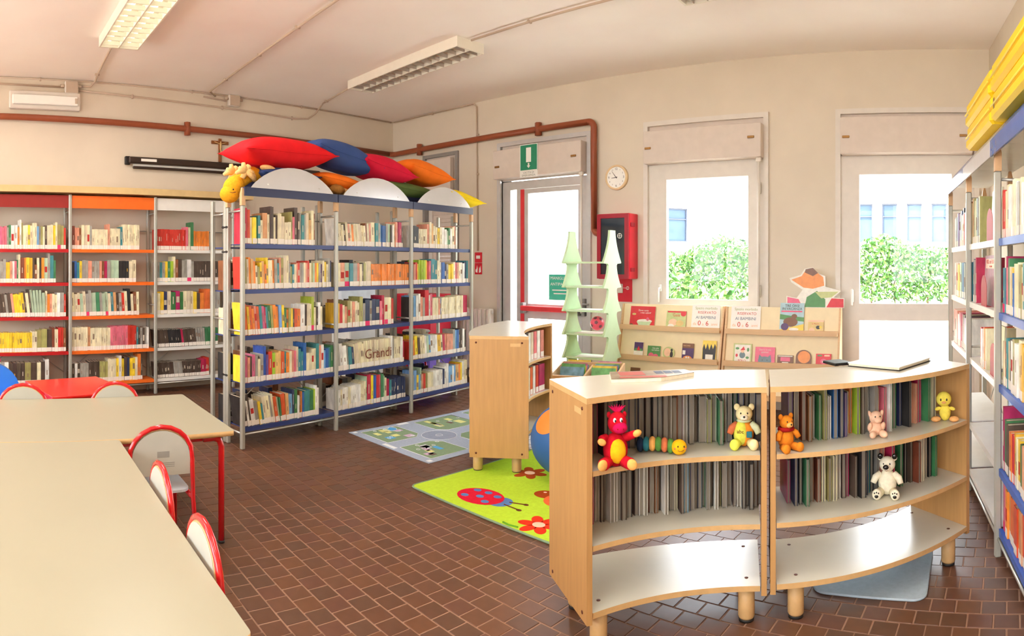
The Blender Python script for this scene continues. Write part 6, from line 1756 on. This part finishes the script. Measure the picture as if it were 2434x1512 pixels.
def facade(name, label, x0, x1, y, z1, wins, depth=4.0, rot=0.0, org=None):
    t = thing(name, label, 'building', org or ((x0 + x1) / 2, y, 0), rot)
    ox = 0.0 if org else (x0 + x1) / 2
    mb = MB(); xs_ = x0
    rows = sorted(wins, key=lambda q_: q_[0])
    zb, zt = rows[0][2], rows[0][3]
    mb.box(x0 - ox, 0, -0.03, x1 - ox, depth, zb); mb.box(x0 - ox, 0, zt, x1 - ox, depth, z1)
    for (a, b_, za, zc_) in rows:
        mb.box(xs_ - ox, 0, zb, a - ox, depth, zt); mb.box(a - ox, 0.25, zb, b_ - ox, depth, zt); xs_ = b_
    mb.box(xs_ - ox, 0, zb, x1 - ox, depth, zt)
    mb.build('wall', 'plaster_out', t)
    for (a, b_, za, zc_) in rows:
        f = MB(); frame_rect(f, a - ox, b_ - ox, za, zc_, 0.06, 0.10, 0.16); f.box(a - ox + 0.06, 0.10, za + (zc_ - za) * 0.66, b_ - ox - 0.06, 0.15, za + (zc_ - za) * 0.66 + 0.05)
        fo = f.build('window', 'out_frame', t)
        MB().box(a - ox + 0.06, 0.17, za + 0.06, b_ - ox - 0.06, 0.19, zc_ - 0.06).build('pane', 'out_glass', fo)
    return t
wins = [(x, x + 0.72, 2.45, 4.28) for x in [-11.96 + 1.156 * k for k in range(14)]]
wins = [q_ for q_ in wins if q_[0] > -7.5]
facade('school_building', 'white school block with a row of tall narrow windows', -7.6, 14, 30.0, 9.0, wins)
facade('side_building', 'white side wing with large windows seen past the hedge', 0, 13, 0, 7.5, [(4.2, 5.9, 2.5, 4.1), (6.1, 7.6, 2.5, 4.1), (7.8, 9.4, 2.5, 4.1)], 4.0, math.radians(52), (-17.5, 21.0, 0))
# cable tray / vent high on the side wing and a red beam behind a school window
# hedge: many small leaves, one mass
mat('leaf_a', (64, 108, 44), 0.5, var=0.2, scale=3); mat('leaf_b', (84, 126, 50), 0.5, var=0.2, scale=3); mat('leaf_c', (50, 96, 48), 0.5, var=0.2, scale=3); mat('leaf_d', (150, 172, 110), 0.5, var=0.1, scale=3)
rn = random.Random(21)
def hedge(name, label, x0, x1, y0, y1, z0, ztop, n, size, seed):
    rn = random.Random(seed); mb = MB()
    for _ in range(n):
        x = rn.uniform(x0, x1)
        zt = ztop + 0.16 * math.sin(x * 1.9 + seed) + 0.10 * math.sin(x * 4.3)
        f = rn.random() ** 0.8
        z = z0 + (zt - z0) * f + rn.gauss(0, 0.03)
        edge = rn.random()
        y = y0 + (y1 - y0) * (edge ** 2 if rn.random() < 0.75 else edge)
        s = size * rn.uniform(0.6, 1.3); a, b_, c_ = rn.uniform(0, 6.28), rn.uniform(-1.1, 1.1), rn.uniform(0, 6.28)
        R3 = (Matrix.Rotation(a, 3, 'Z') @ Matrix.Rotation(b_, 3, 'X') @ Matrix.Rotation(c_, 3, 'Y'))
        p = [Vector((x, y, z)) + R3 @ Vector(q_) for q_ in ((0, 0, -s), (s * 0.45, s * 0.05, 0), (0, s * 0.12, s), (-s * 0.45, s * 0.05, 0))]
        m = 0 if rn.random() < 0.4 else rn.choice((1, 2, 1, 3))
        mb.add(p, [(0, 1, 2), (0, 2, 3)], m)
    o = mb.build(name, ['leaf_a', 'leaf_b', 'leaf_c', 'leaf_d'])
    tag(o, label, 'hedge', kind='stuff')
    # stems
    st_ = MB()
    for k in range(int((x1 - x0) / 0.35)):
        x = x0 + 0.35 * k + rn.uniform(-0.1, 0.1); y = (y0 + y1) / 2
        st_.tube([(x, y, z0 - 0.8), (x + rn.uniform(-0.1, 0.1), y, z0 + 0.3), (x + rn.uniform(-0.2, 0.2), y + rn.uniform(-0.1, 0.1), ztop - 0.15)], [0.02, 0.015, 0.006], 5)
    s_ = st_.build('hedge_stems', mat('bark', (120, 96, 70), 0.9), o); s_['kind'] = 'stuff'
hedge('hedge_leaves', 'leafy green hedge growing behind the low garden wall', -6.1, 2.6, 11.28, 12.3, 0.78, 1.72, 20000, 0.055, 3)
# loose shrub close to the central window
hedge('shrub_leaves', 'loose pale shrub growing just outside the central window', -4.6, -2.7, 8.0, 8.8, 0.05, 1.22, 1500, 0.07, 9)
flush_books(300)
# script lettering printed across the matching cream spines of the middle bay
mat('brown_ink', (128, 70, 44), 0.6)
run = [o for o in bpy.data.objects if 'fourth shelf, middle bay, blue' in o.get('label', '')]
if run:
    tgt = BMX @ Vector((1.48, 0.0085, 0.64))
    bk_ = min(run, key=lambda o: (o.matrix_world.translation - tgt).length)
    bpy.context.view_layer.update()
    lt = text('lettering', 'Grandi', 0.125, (0, 0, 0), (0, 0, 0), 'brown_ink', bk_)
    ml = bk_.matrix_world.inverted() @ BMX @ Matrix.Translation(Vector((1.48, 0.0085, 0.625))) @ Matrix.Rotation(PI / 2, 4, 'X')
    lt.location = ml.translation; lt.rotation_euler = ml.to_euler()
# lettering becomes plain mesh
bpy.context.view_layer.update()
dg = bpy.context.evaluated_depsgraph_get()
for o in [x for x in bpy.data.objects if x.type == 'FONT']:
    me = bpy.data.meshes.new_from_object(o.evaluated_get(dg))
    if not me.materials: me.materials.append(o.data.materials[0])
    n = bpy.data.objects.new(o.name.split('.')[0], me)
    COL.objects.link(n)
    n.parent = o.parent
    n.location = o.location; n.rotation_euler = o.rotation_euler; n.scale = o.scale
    bpy.data.objects.remove(o)
